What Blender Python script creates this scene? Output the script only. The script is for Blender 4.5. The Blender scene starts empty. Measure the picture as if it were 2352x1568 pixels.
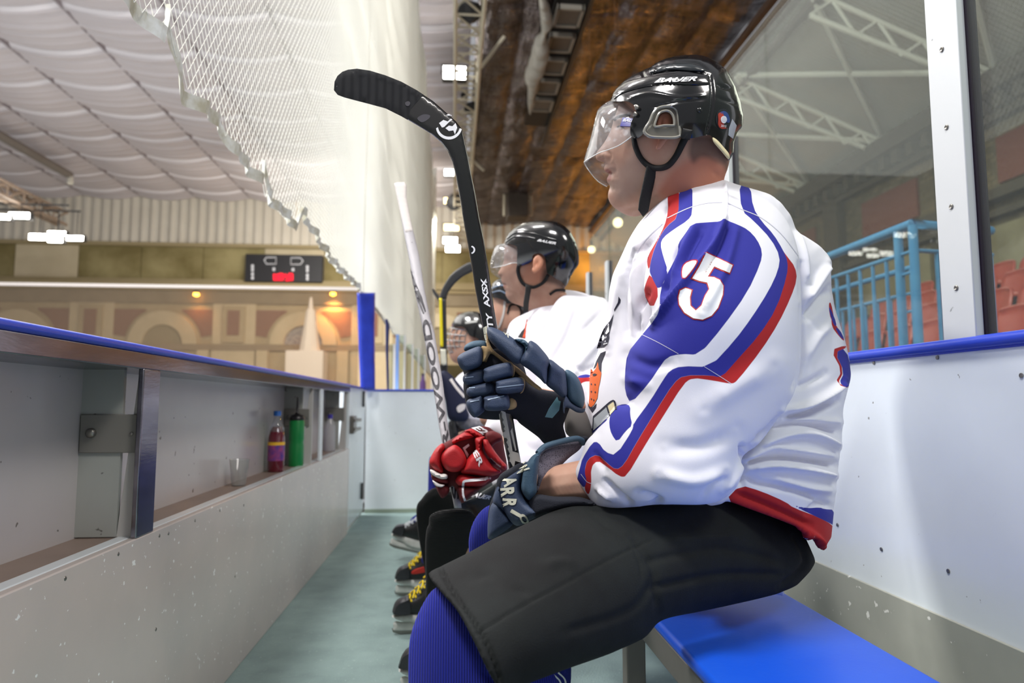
import bpy, bmesh, math, random
import numpy as np
from mathutils import Vector, Matrix
from mathutils.bvhtree import BVHTree
from mathutils.geometry import delaunay_2d_cdt

random.seed(7); np.random.seed(7)
SC = bpy.context.scene
COL = SC.collection
R = math.radians

# ---------------------------------------------------------------- camera, world, lights, exposure
FPX = 1568.0
EYE = Vector((0, 0, .86))
PITCH = math.atan(144 / FPX)
YAW = math.atan(134 / FPX * math.cos(PITCH))
cam_d = bpy.data.cameras.new('camera')
cam = bpy.data.objects.new('camera', cam_d); COL.objects.link(cam)
cam_d.sensor_fit = 'HORIZONTAL'; cam_d.sensor_width = 36; cam_d.lens = 24
cam_d.clip_start = .02; cam_d.clip_end = 200
cam.location = EYE
cam.rotation_euler = (math.pi / 2 + PITCH, 0, -YAW)
cam_d.dof.use_dof = True; cam_d.dof.focus_distance = 1.28; cam_d.dof.aperture_fstop = 3.6
SC.camera = cam
SC.view_settings.view_transform = 'Standard'; SC.view_settings.look = 'None'
SC.view_settings.gamma = 1; SC.view_settings.use_curve_mapping = False
SC.view_settings.exposure = -0.12
try:
    SC.cycles.max_bounces = 8; SC.cycles.diffuse_bounces = 4; SC.cycles.glossy_bounces = 4
    SC.cycles.transparent_max_bounces = 24; SC.cycles.use_denoising = True
    SC.cycles.sample_clamp_indirect = 6
    SC.cycles.caustics_reflective = False; SC.cycles.caustics_refractive = False
except Exception: pass

world = bpy.data.worlds.new('world'); SC.world = world; world.use_nodes = True
world.node_tree.nodes['Background'].inputs[0].default_value = (.94, .95, 1, 1)
world.node_tree.nodes['Background'].inputs[1].default_value = .42

def area(loc, rot, size, size_y, power, color=(1, 1, 1)):
    d = bpy.data.lights.new('arena_light', 'AREA'); d.shape = 'RECTANGLE'; d.size = size; d.size_y = size_y
    d.energy = power; d.color = color
    o = bpy.data.objects.new('arena_light', d); COL.objects.link(o)
    o.location = loc; o.rotation_euler = rot
    return o
def aimed(loc, to, sx, sy, power, color=(1, 1, 1)):
    q = (Vector(to) - Vector(loc)).to_track_quat('-Z', 'Y').to_euler(); return area(loc, q, sx, sy, power, color)
# banks of floodlights above ice (left) and stand side, plus an added net light
aimed((-6.5, 6.5, 8.8), (.4, 1.5, 1), 2.2, 1.2, 1150, (1, .98, .96))
aimed((-2.4, -1.6, 8.8), (.3, 2.2, 1), 2.2, 1.2, 820, (1, .98, .96))
aimed((-3.0, 4.0, 9.2), (-.8, 11, 5), 2.0, 1.0, 750, (1, .99, .97))  # added light that brightens the net, not one of the floodlight banks
area((-9, 16, 8.8), (0, 0, 0), 10, 12, 1300, (1, .98, .95))
area((-3.5, 24, 7.5), (R(62), 0, 0), 6, 1.5, 800, (1, .95, .86))
aimed((4.0, -2.5, 7.5), (-.7, 2, .5), 2.0, 2.0, 430, (1, .95, .9))
area((7.6, 12, 6.6), (0, R(10), 0), 3, 10, 260, (1, .93, .82))

# ---------------------------------------------------------------- pixel <-> world
CAMROT = cam.rotation_euler.to_matrix()
CR = np.array(CAMROT); CE = np.array(EYE)
def rays(px, py):
    px = np.asarray(px, float); py = np.asarray(py, float)
    d = np.stack([px - 1176, -(py - 784), np.full_like(px, -FPX)], -1)
    return d @ CR.T
def Pn(px, py, Y):
    d = rays(px, py)
    return CE + d * (np.asarray(Y, float) / d[..., 1])[..., None]
def P(px, py, Y): return Vector(Pn(np.array(float(px)), np.array(float(py)), Y))
def PX(px, py, X):
    d = rays(np.array(float(px)), np.array(float(py))); return Vector(CE + d * (X / d[0]))
def PZ(px, py, Z):
    d = rays(np.array(float(px)), np.array(float(py))); return Vector(CE + d * ((Z - CE[2]) / d[2]))
def proj(v):
    c = (np.asarray(v, float) - CE) @ CR
    z = np.minimum(c[..., 2], -1e-4)
    return np.stack([1176 + c[..., 0] / -z * FPX, 784 - c[..., 1] / -z * FPX], -1)
def Z(o, s, pts): return [(o[0] + x / s, o[1] + y / s) for x, y in pts]
Z1 = lambda p: Z((1250, 80), 3.267, p)
Z2 = lambda p: Z((980, 720), 2.705, p)
Z3 = lambda p: Z((1300, 380), 1.7814, p)
Z4 = lambda p: Z((860, 1000), 2.761, p)
Z5 = lambda p: Z((880, 400), 2.413, p)
Z6 = lambda p: Z((740, 130), 2.75, p)
ZA = lambda p: Z((1100, 490), 4.9, p)
ZB = lambda p: Z((960, 940), 6.03, p)
ZD = lambda p: Z((980, 600), 3.92, p)
ZE = lambda p: Z((1300, 640), 4.128, p)

# ---------------------------------------------------------------- materials
def lin(h):
    h = h.lstrip('#'); c = [int(h[i:i + 2], 16) / 255 for i in (0, 2, 4)]
    return tuple(((x / 12.92) if x <= .04045 else ((x + .055) / 1.055) ** 2.4) for x in c) + (1,)
class NT:
    def __init__(s, m): s.m = m; m.use_nodes = True; s.t = m.node_tree; s.b = s.t.nodes['Principled BSDF']; s.out = s.t.nodes['Material Output']
    def n(s, typ, **k):
        n = s.t.nodes.new(typ)
        for a, v in k.items():
            if a in n.inputs.keys() if hasattr(n.inputs, 'keys') else False: n.inputs[a].default_value = v
            else: setattr(n, a, v)
        return n
    def l(s, a, b): s.t.links.new(a, b)
def coords(T, scale=(1, 1, 1), gen='Object'):
    tc = T.n('ShaderNodeTexCoord'); mp = T.n('ShaderNodeMapping'); mp.inputs['Scale'].default_value = scale
    T.l(tc.outputs[gen], mp.inputs[0]); return mp.outputs[0]
def noise(T, vec, scale, detail=3, rough=.55):
    n = T.n('ShaderNodeTexNoise'); n.inputs['Scale'].default_value = scale; n.inputs['Detail'].default_value = detail
    n.inputs['Roughness'].default_value = rough
    if vec is not None: T.l(vec, n.inputs['Vector'])
    return n.outputs['Fac']
def ramp(T, fac, stops):
    r = T.n('ShaderNodeValToRGB'); e = r.color_ramp.elements
    while len(e) < len(stops): e.new(.5)
    for i, (p, c) in enumerate(stops): e[i].position = p; e[i].color = c
    T.l(fac, r.inputs[0]); return r.outputs[0]
def mix(T, f, a, b, mode='MIX'):
    m = T.n('ShaderNodeMix'); m.data_type = 'RGBA'; m.blend_type = mode
    for sock, v in ((m.inputs[0], f), (m.inputs[6], a), (m.inputs[7], b)):
        if hasattr(v, 'is_linked') or hasattr(v, 'links'): T.l(v, sock)
        else: sock.default_value = v
    return m.outputs[2]
MATS = {}
def mat(name, col, rough=.5, metal=0, bump=None, var=None, coat=0, spec=.5, speck=None, emit=None, sheen=0, scale=(1, 1, 1), lines=None, bdist=.002, rib=None):
    if name in MATS: return MATS[name]
    m = bpy.data.materials.new(name); T = NT(m); b = T.b
    c = lin(col) if isinstance(col, str) else col
    b.inputs['Base Color'].default_value = c; b.inputs['Roughness'].default_value = rough
    b.inputs['Metallic'].default_value = metal; b.inputs['Coat Weight'].default_value = coat
    b.inputs['Coat Roughness'].default_value = .08
    b.inputs['Specular IOR Level'].default_value = spec
    b.inputs['Sheen Weight'].default_value = sheen
    vec = coords(T, scale)
    cs = None
    if var:   # (scale, amount, colour2)
        f = noise(T, vec, var[0], 4)
        f = ramp(T, f, [(.35, (0, 0, 0, 1)), (.65, (1, 1, 1, 1))])
        c2 = lin(var[2]) if len(var) > 2 else tuple(x * .6 for x in c[:3]) + (1,)
        mm = T.n('ShaderNodeMath', operation='MULTIPLY'); T.l(f, mm.inputs[0]); mm.inputs[1].default_value = var[1]
        cs = mix(T, mm.outputs[0], c, c2)
    if speck:   # (scale, threshold, colour)
        f = noise(T, vec, speck[0], 2, .5)
        f = ramp(T, f, [(speck[1], (0, 0, 0, 1)), (min(1, speck[1] + .02), (1, 1, 1, 1))])
        cs = mix(T, f, cs if cs is not None else c, lin(speck[2]))
    if cs is not None: T.l(cs, b.inputs['Base Color'])
    hs = None
    if bump:
        hs = noise(T, vec, bump[0], 4)
    if lines:   # (direction X/Y/Z, scale, distortion)
        w = T.n('ShaderNodeTexWave'); w.bands_direction = lines[0]; w.inputs['Scale'].default_value = lines[1]; w.inputs['Distortion'].default_value = lines[2]
        T.l(vec, w.inputs['Vector']); hs = w.outputs['Fac']
        if rib: cs = mix(T, w.outputs['Fac'], lin(rib), c); T.l(cs, b.inputs['Base Color'])
    if hs is not None:
        bp = T.n('ShaderNodeBump'); bp.inputs['Strength'].default_value = (bump or (0, .5))[1]; bp.inputs['Distance'].default_value = bdist
        T.l(hs, bp.inputs['Height']); T.l(bp.outputs[0], b.inputs['Normal'])
    if emit:
        b.inputs['Emission Color'].default_value = lin(emit[0]); b.inputs['Emission Strength'].default_value = emit[1]
    MATS[name] = m
    return m
def glassy(name, tint, refl_rough=.03, haze=.06, ior=1.5, hazecol='#e8ece8', dens=0.0):
    m = bpy.data.materials.new(name); T = NT(m); t = T.t
    tr = T.n('ShaderNodeBsdfTransparent'); tr.inputs[0].default_value = lin(tint)
    gl = T.n('ShaderNodeBsdfGlossy'); gl.inputs['Roughness'].default_value = refl_rough
    df = T.n('ShaderNodeBsdfDiffuse'); df.inputs[0].default_value = lin(hazecol)
    # Schlick reflectance, the same from either side of the sheet
    lw = T.n('ShaderNodeLayerWeight'); lw.inputs[0].default_value = .5; pw = T.n('ShaderNodeMath', operation='POWER'); T.l(lw.outputs['Facing'], pw.inputs[0]); pw.inputs[1].default_value = 5
    f0 = ((ior - 1) / (ior + 1)) ** 2
    fr = T.n('ShaderNodeMath', operation='MULTIPLY_ADD'); T.l(pw.outputs[0], fr.inputs[0]); fr.inputs[1].default_value = (1 - f0) * (.5 if 'rink' in name else 1); fr.inputs[2].default_value = f0
    m1 = T.n('ShaderNodeMixShader'); m2 = T.n('ShaderNodeMixShader')
    m1.inputs[0].default_value = haze
    if dens:
        sc = noise(T, coords(T), 60, 4); rr = ramp(T, sc, [(.55, (haze, haze, haze, 1)), (.7, (dens, dens, dens, 1))]); T.l(rr, m1.inputs[0])
    T.l(tr.outputs[0], m1.inputs[1]); T.l(df.outputs[0], m1.inputs[2])
    T.l(fr.outputs[0], m2.inputs[0]); T.l(m1.outputs[0], m2.inputs[1]); T.l(gl.outputs[0], m2.inputs[2])
    T.l(m2.outputs[0], T.out.inputs[0]); return m
def emis(name, col, s):
    m = bpy.data.materials.new(name); T = NT(m); e = T.n('ShaderNodeEmission'); e.inputs[0].default_value = lin(col); e.inputs[1].default_value = s
    T.l(e.outputs[0], T.out.inputs[0]); return m

# ---------------------------------------------------------------- objects
def link(o, parent=None):
    COL.objects.link(o)
    if parent is not None: o.parent = parent
    return o
def mk(name, verts, faces, m, parent=None, smooth=True):
    me = bpy.data.meshes.new(name)
    me.from_pydata([tuple(v) for v in verts], [], [tuple(int(i) for i in f) for f in faces])
    me.validate(); me.update()
    bm = bmesh.new(); bm.from_mesh(me); bmesh.ops.recalc_face_normals(bm, faces=bm.faces); bm.to_mesh(me); bm.free()
    if smooth:
        for p in me.polygons: p.use_smooth = True
    if m is not None: me.materials.append(m)
    return link(bpy.data.objects.new(name, me), parent)
def thing(name, label, cat, loc=(0, 0, 0), group=None):
    o = bpy.data.objects.new(name, None); COL.objects.link(o); o.empty_display_size = .1
    o.location = loc; o['label'] = label; o['category'] = cat
    if group: o['group'] = group
    return o
def tag(o, label, cat, group=None, kind=None):
    o['label'] = label; o['category'] = cat
    if group: o['group'] = group
    if kind: o['kind'] = kind
    return o
def struct(o, label=None):
    o['kind'] = 'structure'
    if label: o['label'] = label
    return o
def keep(o, parent):   # parent without moving (parents are unrotated empties)
    o.parent = parent; o.matrix_parent_inverse = Matrix.Translation(-Vector(parent.location)); return o
class MB:
    def __init__(s): s.v = []; s.f = []
    def add(s, v, f):
        n = len(s.v); s.v += [tuple(x) for x in v]; s.f += [tuple(i + n for i in q) for q in f]; return s
    def box(s, a, b, bev=0):
        (x0, y0, z0), (x1, y1, z1) = a, b
        v = [(x0, y0, z0), (x1, y0, z0), (x1, y1, z0), (x0, y1, z0), (x0, y0, z1), (x1, y0, z1), (x1, y1, z1), (x0, y1, z1)]
        return s.add(v, [(0, 3, 2, 1), (4, 5, 6, 7), (0, 1, 5, 4), (1, 2, 6, 5), (2, 3, 7, 6), (3, 0, 4, 7)])
    def tube(s, pts, r, n=8, cap=True, flat=1.0):
        pts = [Vector(p) for p in pts]; rs = r if isinstance(r, (list, tuple)) else [r] * len(pts)
        base = len(s.v); up = None
        for i, p in enumerate(pts):
            t = (pts[min(i + 1, len(pts) - 1)] - pts[max(i - 1, 0)]).normalized()
            if up is None:
                up = Vector((0, 1, 0)) if abs(t.y) < .8 else Vector((0, 0, 1))
            a = (up - t * up.dot(t)).normalized(); up = a; b = t.cross(a)
            for k in range(n):
                w = 2 * math.pi * k / n
                s.v.append(tuple(p + a * math.cos(w) * rs[i] * flat + b * math.sin(w) * rs[i]))
        for i in range(len(pts) - 1):
            for k in range(n):
                q = base + i * n
                s.f.append((q + k, q + (k + 1) % n, q + n + (k + 1) % n, q + n + k))
        if cap:
            s.f.append(tuple(base + k for k in range(n))[::-1]); e = base + (len(pts) - 1) * n
            s.f.append(tuple(e + k for k in range(n)))
        return s
    def lathe(s, prof, c, axis='z', n=24):
        base = len(s.v); c = Vector(c)
        for r, h in prof:
            for k in range(n):
                w = 2 * math.pi * k / n; a, b = r * math.cos(w), r * math.sin(w)
                o = {'z': (a, b, h), 'x': (h, a, b), 'y': (a, h, b)}[axis]
                s.v.append(tuple(c + Vector(o)))
        for i in range(len(prof) - 1):
            for k in range(n):
                q = base + i * n
                s.f.append((q + k, q + (k + 1) % n, q + n + (k + 1) % n, q + n + k))
        s.f.append(tuple(base + k for k in range(n))[::-1]); e = base + (len(prof) - 1) * n
        s.f.append(tuple(e + k for k in range(n))); return s
    def build(s, name, m, parent=None, smooth=False, bevel=0):
        o = mk(name, s.v, s.f, m, None, smooth)
        if parent is not None: keep(o, parent)
        if bevel:
            bv = o.modifiers.new('b', 'BEVEL'); bv.width = bevel; bv.segments = 2; bv.limit_method = 'ANGLE'
            for p in o.data.polygons: p.use_smooth = True
            try:
                o.data.set_sharp_from_angle(angle=R(40))
            except Exception: pass
        elif smooth:
            try: o.data.set_sharp_from_angle(angle=R(50))
            except Exception: pass
        return o
def box(name, a, b, m, parent=None, bevel=0): return MB().box(a, b).build(name, m, parent, bevel=bevel)
def catmull(pts, n=6, closed=False):
    p = [np.array(q, float) for q in pts]; out = []; L = len(p)
    rng = range(L if closed else L - 1)
    for i in rng:
        g = (lambda j: p[j % L]) if closed else (lambda j: p[min(max(j, 0), L - 1)])
        a, b, c, d = g(i - 1), g(i), g(i + 1), g(i + 2)
        for k in range(n):
            t = k / n
            out.append(.5 * ((2 * b) + (-a + c) * t + (2 * a - 5 * b + 4 * c - d) * t * t + (-a + 3 * b - 3 * c + d) * t ** 3))
    if not closed: out.append(p[-1])
    return out

# ---------------------------------------------------------------- outlines -> rounded solids
def inside(p, poly):
    x, y = p[:, 0], p[:, 1]; r = np.zeros(len(p), bool); q = np.roll(poly, -1, 0)
    for (x0, y0), (x1, y1) in zip(poly, q):
        if y0 == y1: continue
        c = ((y0 > y) != (y1 > y)) & (x < (x1 - x0) * (y - y0) / (y1 - y0) + x0); r ^= c
    return r
def dist(p, poly, closed=True):
    d = np.full(len(p), 1e18); q = np.roll(poly, -1, 0)
    n = len(poly) if closed else len(poly) - 1
    for i in range(n):
        a, b = poly[i], q[i]; ab = b - a; L = ab @ ab
        t = np.clip(((p - a) @ ab) / max(L, 1e-12), 0, 1)
        e = p - (a + t[:, None] * ab); d = np.minimum(d, (e * e).sum(1))
    return np.sqrt(d)
def sdf(p, poly): return np.where(inside(p, poly), 1, -1) * dist(p, poly)
def resample(poly, s):
    out = []; q = np.roll(poly, -1, 0)
    for a, b in zip(poly, q):
        n = max(1, int(round(np.linalg.norm(b - a) / s)))
        for k in range(n): out.append(a + (b - a) * k / n)
    return np.array(out)
class Field:
    """height of a soft pillow over a closed outline (unit: outline units)"""
    def __init__(s, poly, n=40):
        lo, hi = poly.min(0), poly.max(0); s.h = (hi - lo).max() / n; s.lo = lo - s.h
        gx = int((hi[0] - lo[0]) / s.h) + 4; gy = int((hi[1] - lo[1]) / s.h) + 4
        X, Y = np.meshgrid(s.lo[0] + np.arange(gx) * s.h, s.lo[1] + np.arange(gy) * s.h, indexing='ij')
        pts = np.stack([X.ravel(), Y.ravel()], 1); m = inside(pts, poly).reshape(gx, gy)
        d = dist(pts, poly).reshape(gx, gy)
        idx = -np.ones((gx, gy), int); idx[m] = np.arange(m.sum()); N = int(m.sum())
        A = np.zeros((N, N)); b = np.full(N, s.h * s.h)
        ii, jj = np.nonzero(m); me = idx[ii, jj]
        A[me, me] += 4.0
        for di, dj in ((1, 0), (-1, 0), (0, 1), (0, -1)):
            nb = idx[ii + di, jj + dj]; ok = nb >= 0
            A[me[ok], nb[ok]] = -1
            # boundary cell: outline lies at distance d (approx) from the node
            bd = ~ok; th = np.clip(d[ii, jj][bd] / s.h, .15, 1.0)
            A[me[bd], me[bd]] += (1 / th - 1)
        u = np.zeros((gx, gy))
        if N: u[m] = np.linalg.solve(A, b)
        s.u = u; s.m = m; s.poly = poly
        # ratio sqrt(2u)/sqrt(d) is bounded at the edge
        r = np.where(m, np.sqrt(2 * np.maximum(u, 0)) / np.sqrt(np.maximum(d, s.h * .15)), np.nan)
        for _ in range(3):
            pad = np.pad(r, 1, constant_values=np.nan)
            st = np.stack([pad[1 + a:1 + a + gx, 1 + c:1 + c + gy] for a in (-1, 0, 1) for c in (-1, 0, 1)])
            cnt = (~np.isnan(st)).sum(0); sm = np.nansum(st, 0)
            r = np.where(np.isnan(r) & (cnt > 0), sm / np.maximum(cnt, 1), r)
        s.r = np.nan_to_num(r)
    def bil(s, g, p):
        f = (p - s.lo) / s.h; i = np.clip(f.astype(int), 0, np.array(g.shape) - 2); t = np.clip(f - i, 0, 1)
        a, b = i[:, 0], i[:, 1]; tx, ty = t[:, 0], t[:, 1]
        return (g[a, b] * (1 - tx) * (1 - ty) + g[a + 1, b] * tx * (1 - ty) + g[a, b + 1] * (1 - tx) * ty + g[a + 1, b + 1] * tx * ty)
    def at(s, p):
        d = np.where(inside(p, s.poly), dist(p, s.poly), 0)
        hb = np.sqrt(2 * np.maximum(s.bil(s.u, p), 0)); he = s.bil(s.r, p) * np.sqrt(d)
        w = np.clip((d / s.h - 1.0) / 1.5, 0, 1); return he * (1 - w) + hb * w
def yfield(ctrl):
    """smooth depth through control points (px, py, Y)"""
    c = np.array(ctrl, float)
    if len(c) == 1: return lambda p: np.full(len(p), c[0, 2])
    if len(c) == 2:
        a = c[1, :2] - c[0, :2]
        return lambda p: c[0, 2] + (c[1, 2] - c[0, 2]) * ((p - c[0, :2]) @ a) / (a @ a)
    sc = 300.0; q = c[:, :2] / sc
    def phi(r): return np.where(r > 1e-9, r * r * np.log(np.maximum(r, 1e-9)), 0)
    n = len(c)
    K = phi(np.linalg.norm(q[:, None] - q[None], axis=2)) + np.eye(n) * 1e-6
    A = np.zeros((n + 3, n + 3)); A[:n, :n] = K; A[:n, n] = 1; A[:n, n + 1:] = q; A[n, :n] = 1; A[n + 1:, :n] = q.T
    w = np.linalg.lstsq(A, np.concatenate([c[:, 2], np.zeros(3)]), rcond=None)[0]
    def f(p):
        p = p / sc; B = phi(np.linalg.norm(p[:, None] - q[None], axis=2))
        return B @ w[:n] + w[n] + p @ w[n + 1:]
    return f
def chaikin(pts, n=1):
    p = np.array(pts, float)
    for _ in range(n):
        q = np.roll(p, -1, 0); a = p * .75 + q * .25; b = p * .25 + q * .75; p = np.stack([a, b], 1).reshape(-1, 2)
    return p
def grid_pts(reg, s):
    lo, hi = reg.min(0), reg.max(0); out = []
    nx = int((hi[0] - lo[0]) / s) + 1; ny = int((hi[1] - lo[1]) / (s * .866)) + 1
    j, i = np.meshgrid(np.arange(ny + 1), np.arange(nx + 1))
    pts = np.stack([lo[0] + (i + .5 * (j % 2)).ravel() * s, lo[1] + (j * s * .866).ravel()], 1)
    pts = pts[inside(pts, reg)]
    return pts[dist(pts, reg) > s * .75] if len(pts) else pts
def tri(reg, s, rim=True):
    bd = resample(reg, s * .8)
    g = grid_pts(reg, s)
    extra = []
    if rim:
        nx = np.roll(bd, -1, 0) - np.roll(bd, 1, 0); nn = np.stack([-nx[:, 1], nx[:, 0]], 1); nn /= np.maximum(np.linalg.norm(nn, axis=1), 1e-9)[:, None]
        ar = np.sum(bd[:, 0] * np.roll(bd[:, 1], -1) - np.roll(bd[:, 0], -1) * bd[:, 1])
        if ar < 0: nn = -nn
        for off in (.12, .42):
            e = bd + nn * off * s; ok = inside(e, reg) & (dist(e, reg) > off * s * .8); extra.append(e[ok])
    allp = np.concatenate([bd] + ([g] if len(g) else []) + extra)
    n = len(bd)
    r = delaunay_2d_cdt([Vector(p) for p in allp], [], [list(range(n))], 1, 1e-5)
    vo = np.array([tuple(v) for v in r[0]]); fo = [tuple(f) for f in r[2]]
    return vo, fo
def boundary_edges(fs):
    c = {}
    for f in fs:
        for a, b in zip(f, f[1:] + f[:1]):
            c[(a, b)] = c.get((a, b), 0) + 1
    return [(a, b) for (a, b) in c if (b, a) not in c]
def puff_geo(shape, ctrl, k=1.0, cap=None, region=None, s=None, mapper=None, round_r=None, smooth=True, n=40, folds=(), kb=None, sides='both', dy=0):
    """shape: outline; region: the part of it that is built; ctrl: depth of the middle surface"""
    sh = np.array(catmull(shape, 5, True)) if smooth is True else np.array(shape, float)
    rg = sh if region is None else (np.array(catmull(region, 5, True)) if smooth in (True, 'r') else np.array(region, float))
    ext = (rg.max(0) - rg.min(0)).max()
    s = s or ext / 28
    vo, fo = tri(rg, s)
    if round_r is None:
        F = Field(sh, n); h = F.at(vo)
    else:
        d = np.where(inside(vo, sh), dist(vo, sh), 0); q = np.clip(d / round_r, 0, 1); h = np.sqrt(np.maximum(0, 1 - (1 - q) ** 2))
    if mapper is None:
        yf = yfield(ctrl) if not callable(ctrl) else ctrl
        Y = yf(vo); mpp = Y / FPX
    else: mpp = 1.0
    if round_r is None: hm = h * mpp * k
    else: hm = h * k
    if cap: hm = hm / (1 + (hm / cap) ** 4) ** .25
    hf = hm.copy()
    for fd in folds:   # (points, width, amp_m)
        line = np.array(fd[0], float); w = fd[1]; dd = dist(vo, line, closed=len(line) < 2)
        # taper at the ends
        L = np.linalg.norm(line[-1] - line[0]); t = 1.0
        hf = hf + fd[2] * np.exp(-(dd / w) ** 2)
    hb = hm * (kb if kb is not None else 1)
    def mp(off):
        if mapper is None: return Pn(vo[:, 0], vo[:, 1], Y + dy + off)
        return mapper(vo, off)
    A = mp(-hf); B = mp(hb); N = len(vo)
    if sides == 'front': return A, fo
    if sides == 'back': return B, fo
    V = np.concatenate([A, B]); Fc = [f for f in fo] + [tuple(i + N for i in f[::-1]) for f in fo]
    for a, b in boundary_edges(fo): Fc.append((b, a, a + N, b + N))
    return V, Fc
def weld(o, d=1e-4):
    bm = bmesh.new(); bm.from_mesh(o.data); bmesh.ops.remove_doubles(bm, verts=bm.verts, dist=d)
    bmesh.ops.recalc_face_normals(bm, faces=bm.faces); bm.to_mesh(o.data); bm.free()
    for p in o.data.polygons: p.use_smooth = True
def sharp(o, a=55):
    try: o.data.set_sharp_from_angle(angle=R(a))
    except Exception: pass
def puff(name, shape, ctrl, m, parent=None, **kw):
    v, f = puff_geo(shape, ctrl, **kw)
    o = mk(name, v, f, m, None); weld(o); sharp(o, 60)
    if parent is not None: keep(o, parent)
    return o
def local_map(M):
    """outline (u, v) in metres, offset along local y"""
    M = np.array(M)
    def f(p, off):
        q = np.stack([p[:, 0], off if np.ndim(off) else np.full(len(p), off), p[:, 1], np.ones(len(p))], 1)
        return (q @ M.T)[:, :3]
    return f
def remeshed(o, voxel, smooth_it=6, fac=.5):
    md = o.modifiers.new('r', 'REMESH'); md.mode = 'VOXEL'; md.voxel_size = voxel; md.use_smooth_shade = True
    if smooth_it:
        sm = o.modifiers.new('s', 'SMOOTH'); sm.factor = fac; sm.iterations = smooth_it
    dg = bpy.context.evaluated_depsgraph_get(); dg.update()
    me = bpy.data.meshes.new_from_object(o.evaluated_get(dg))
    mats = [x for x in o.data.materials]
    o.modifiers.clear(); o.data = me
    if not me.materials:
        for x in mats: me.materials.append(x)
    for p in me.polygons: p.use_smooth = True
    return o
def get_np(o):
    me = o.data; n = len(me.vertices); v = np.empty(n * 3); me.vertices.foreach_get('co', v)
    nr = np.empty(n * 3); me.vertex_normals.foreach_get('vector', nr)
    return v.reshape(-1, 3), nr.reshape(-1, 3)
def set_np(o, v): o.data.vertices.foreach_set('co', v.ravel()); o.data.update()
def facing(v, nr):
    d = v - CE; d /= np.linalg.norm(d, axis=1)[:, None]; return -(d * nr).sum(1)
def strokes(o, segs, yr=None):
    """pull creases and ridges into the surface that faces the aisle: (points, width_px, amp_m)"""
    v, nr = get_np(o); pp = proj(v); fc = np.clip(facing(v, nr) * 3 + .3, 0, 1)
    if yr: fc *= ((v[:, 1] > yr[0]) & (v[:, 1] < yr[1]))
    for pts, w, amp in segs:
        line = np.array(pts, float)
        if len(line) == 1: dd = np.linalg.norm(pp - line[0], axis=1)
        else:
            line = np.array(catmull(line, 5)); dd = dist(pp, line, closed=False)
            e = np.minimum(np.linalg.norm(pp - line[0], axis=1), np.linalg.norm(pp - line[-1], axis=1))
            amp = amp * np.clip(.25 + e / (3 * w), 0, 1)
        v = v + nr * (amp * np.exp(-(dd / w) ** 2) * fc)[:, None]
    set_np(o, v)
def paint(o, name, polys, only_front=True, smooth=True):
    """signed distance (in small outline units) to shapes dyed into the cloth, kept per vertex"""
    v, nr = get_np(o); pp = proj(v); best = np.full(len(v), -99.0)
    for pl in polys:
        pl = np.array(catmull(pl, 4, True) if smooth else chaikin(pl), float)
        lo, hi = pl.min(0) - 40, pl.max(0) + 40
        sel = np.all((pp > lo) & (pp < hi), axis=1)
        if sel.any(): best[sel] = np.maximum(best[sel], sdf(pp[sel], pl))
    if only_front: best = np.where(facing(v, nr) > -.15, best, -99.0)
    at = o.data.attributes.new(name, 'FLOAT', 'POINT'); at.data.foreach_set('value', np.clip(best, -99, 99).astype(np.float32))
def painted(m, layers, soft=.8):
    """add dyed layers to a material: (attribute, hex colour, softness)"""
    T = NT(m); sock = T.b.inputs['Base Color']; cur = sock.links[0].from_socket if sock.is_linked else tuple(sock.default_value)
    for L in layers:
        a = T.n('ShaderNodeAttribute'); a.attribute_name = L[0]; sf = L[2] if len(L) > 2 else soft; mx = L[3] if len(L) > 3 else 1
        mr = T.n('ShaderNodeMapRange'); mr.inputs[1].default_value = -sf; mr.inputs[2].default_value = sf; mr.inputs[4].default_value = mx
        mr.interpolation_type = 'SMOOTHSTEP'
        T.l(a.outputs['Fac'], mr.inputs[0]); cur = mix(T, mr.outputs[0], cur, lin(L[1]))
    T.l(cur, sock); return m
def bvh(objs):
    V = []; F = []
    for o in (objs if isinstance(objs, (list, tuple)) else [objs]):
        n = len(V); M = Matrix.Translation(o.parent.location) @ o.matrix_parent_inverse if o.parent else Matrix()
        M = M @ Matrix.LocRotScale(o.location, o.rotation_euler, o.scale)
        V += [M @ x.co for x in o.data.vertices]; F += [tuple(i + n for i in p.vertices) for p in o.data.polygons]
    return BVHTree.FromPolygons(V, F)
def stick(pp, tree, lift, fallback=None):
    """points seen along the aisle view put onto a surface, lifted by `lift` along it"""
    D = rays(pp[:, 0], pp[:, 1]); out = []; miss = []
    lf = lift if np.ndim(lift) else np.full(len(pp), lift)
    for i, d in enumerate(D):
        dv = Vector(d).normalized(); hit, no, _, _ = tree.ray_cast(EYE, dv)
        if hit is None: out.append(None); miss.append(i); continue
        if no.dot(dv) > 0: no = -no
        nn = (no - dv * .6).normalized()
        out.append(hit + nn * float(lf[i]))
    good = [i for i in range(len(pp)) if out[i] is not None]
    if not good: return None
    gp = pp[good]
    for i in miss:
        j = good[int(np.argmin(((gp - pp[i]) ** 2).sum(1)))]
        dj = float(out[j][1]); out[i] = P(pp[i][0], pp[i][1], dj)
    return out
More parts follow.
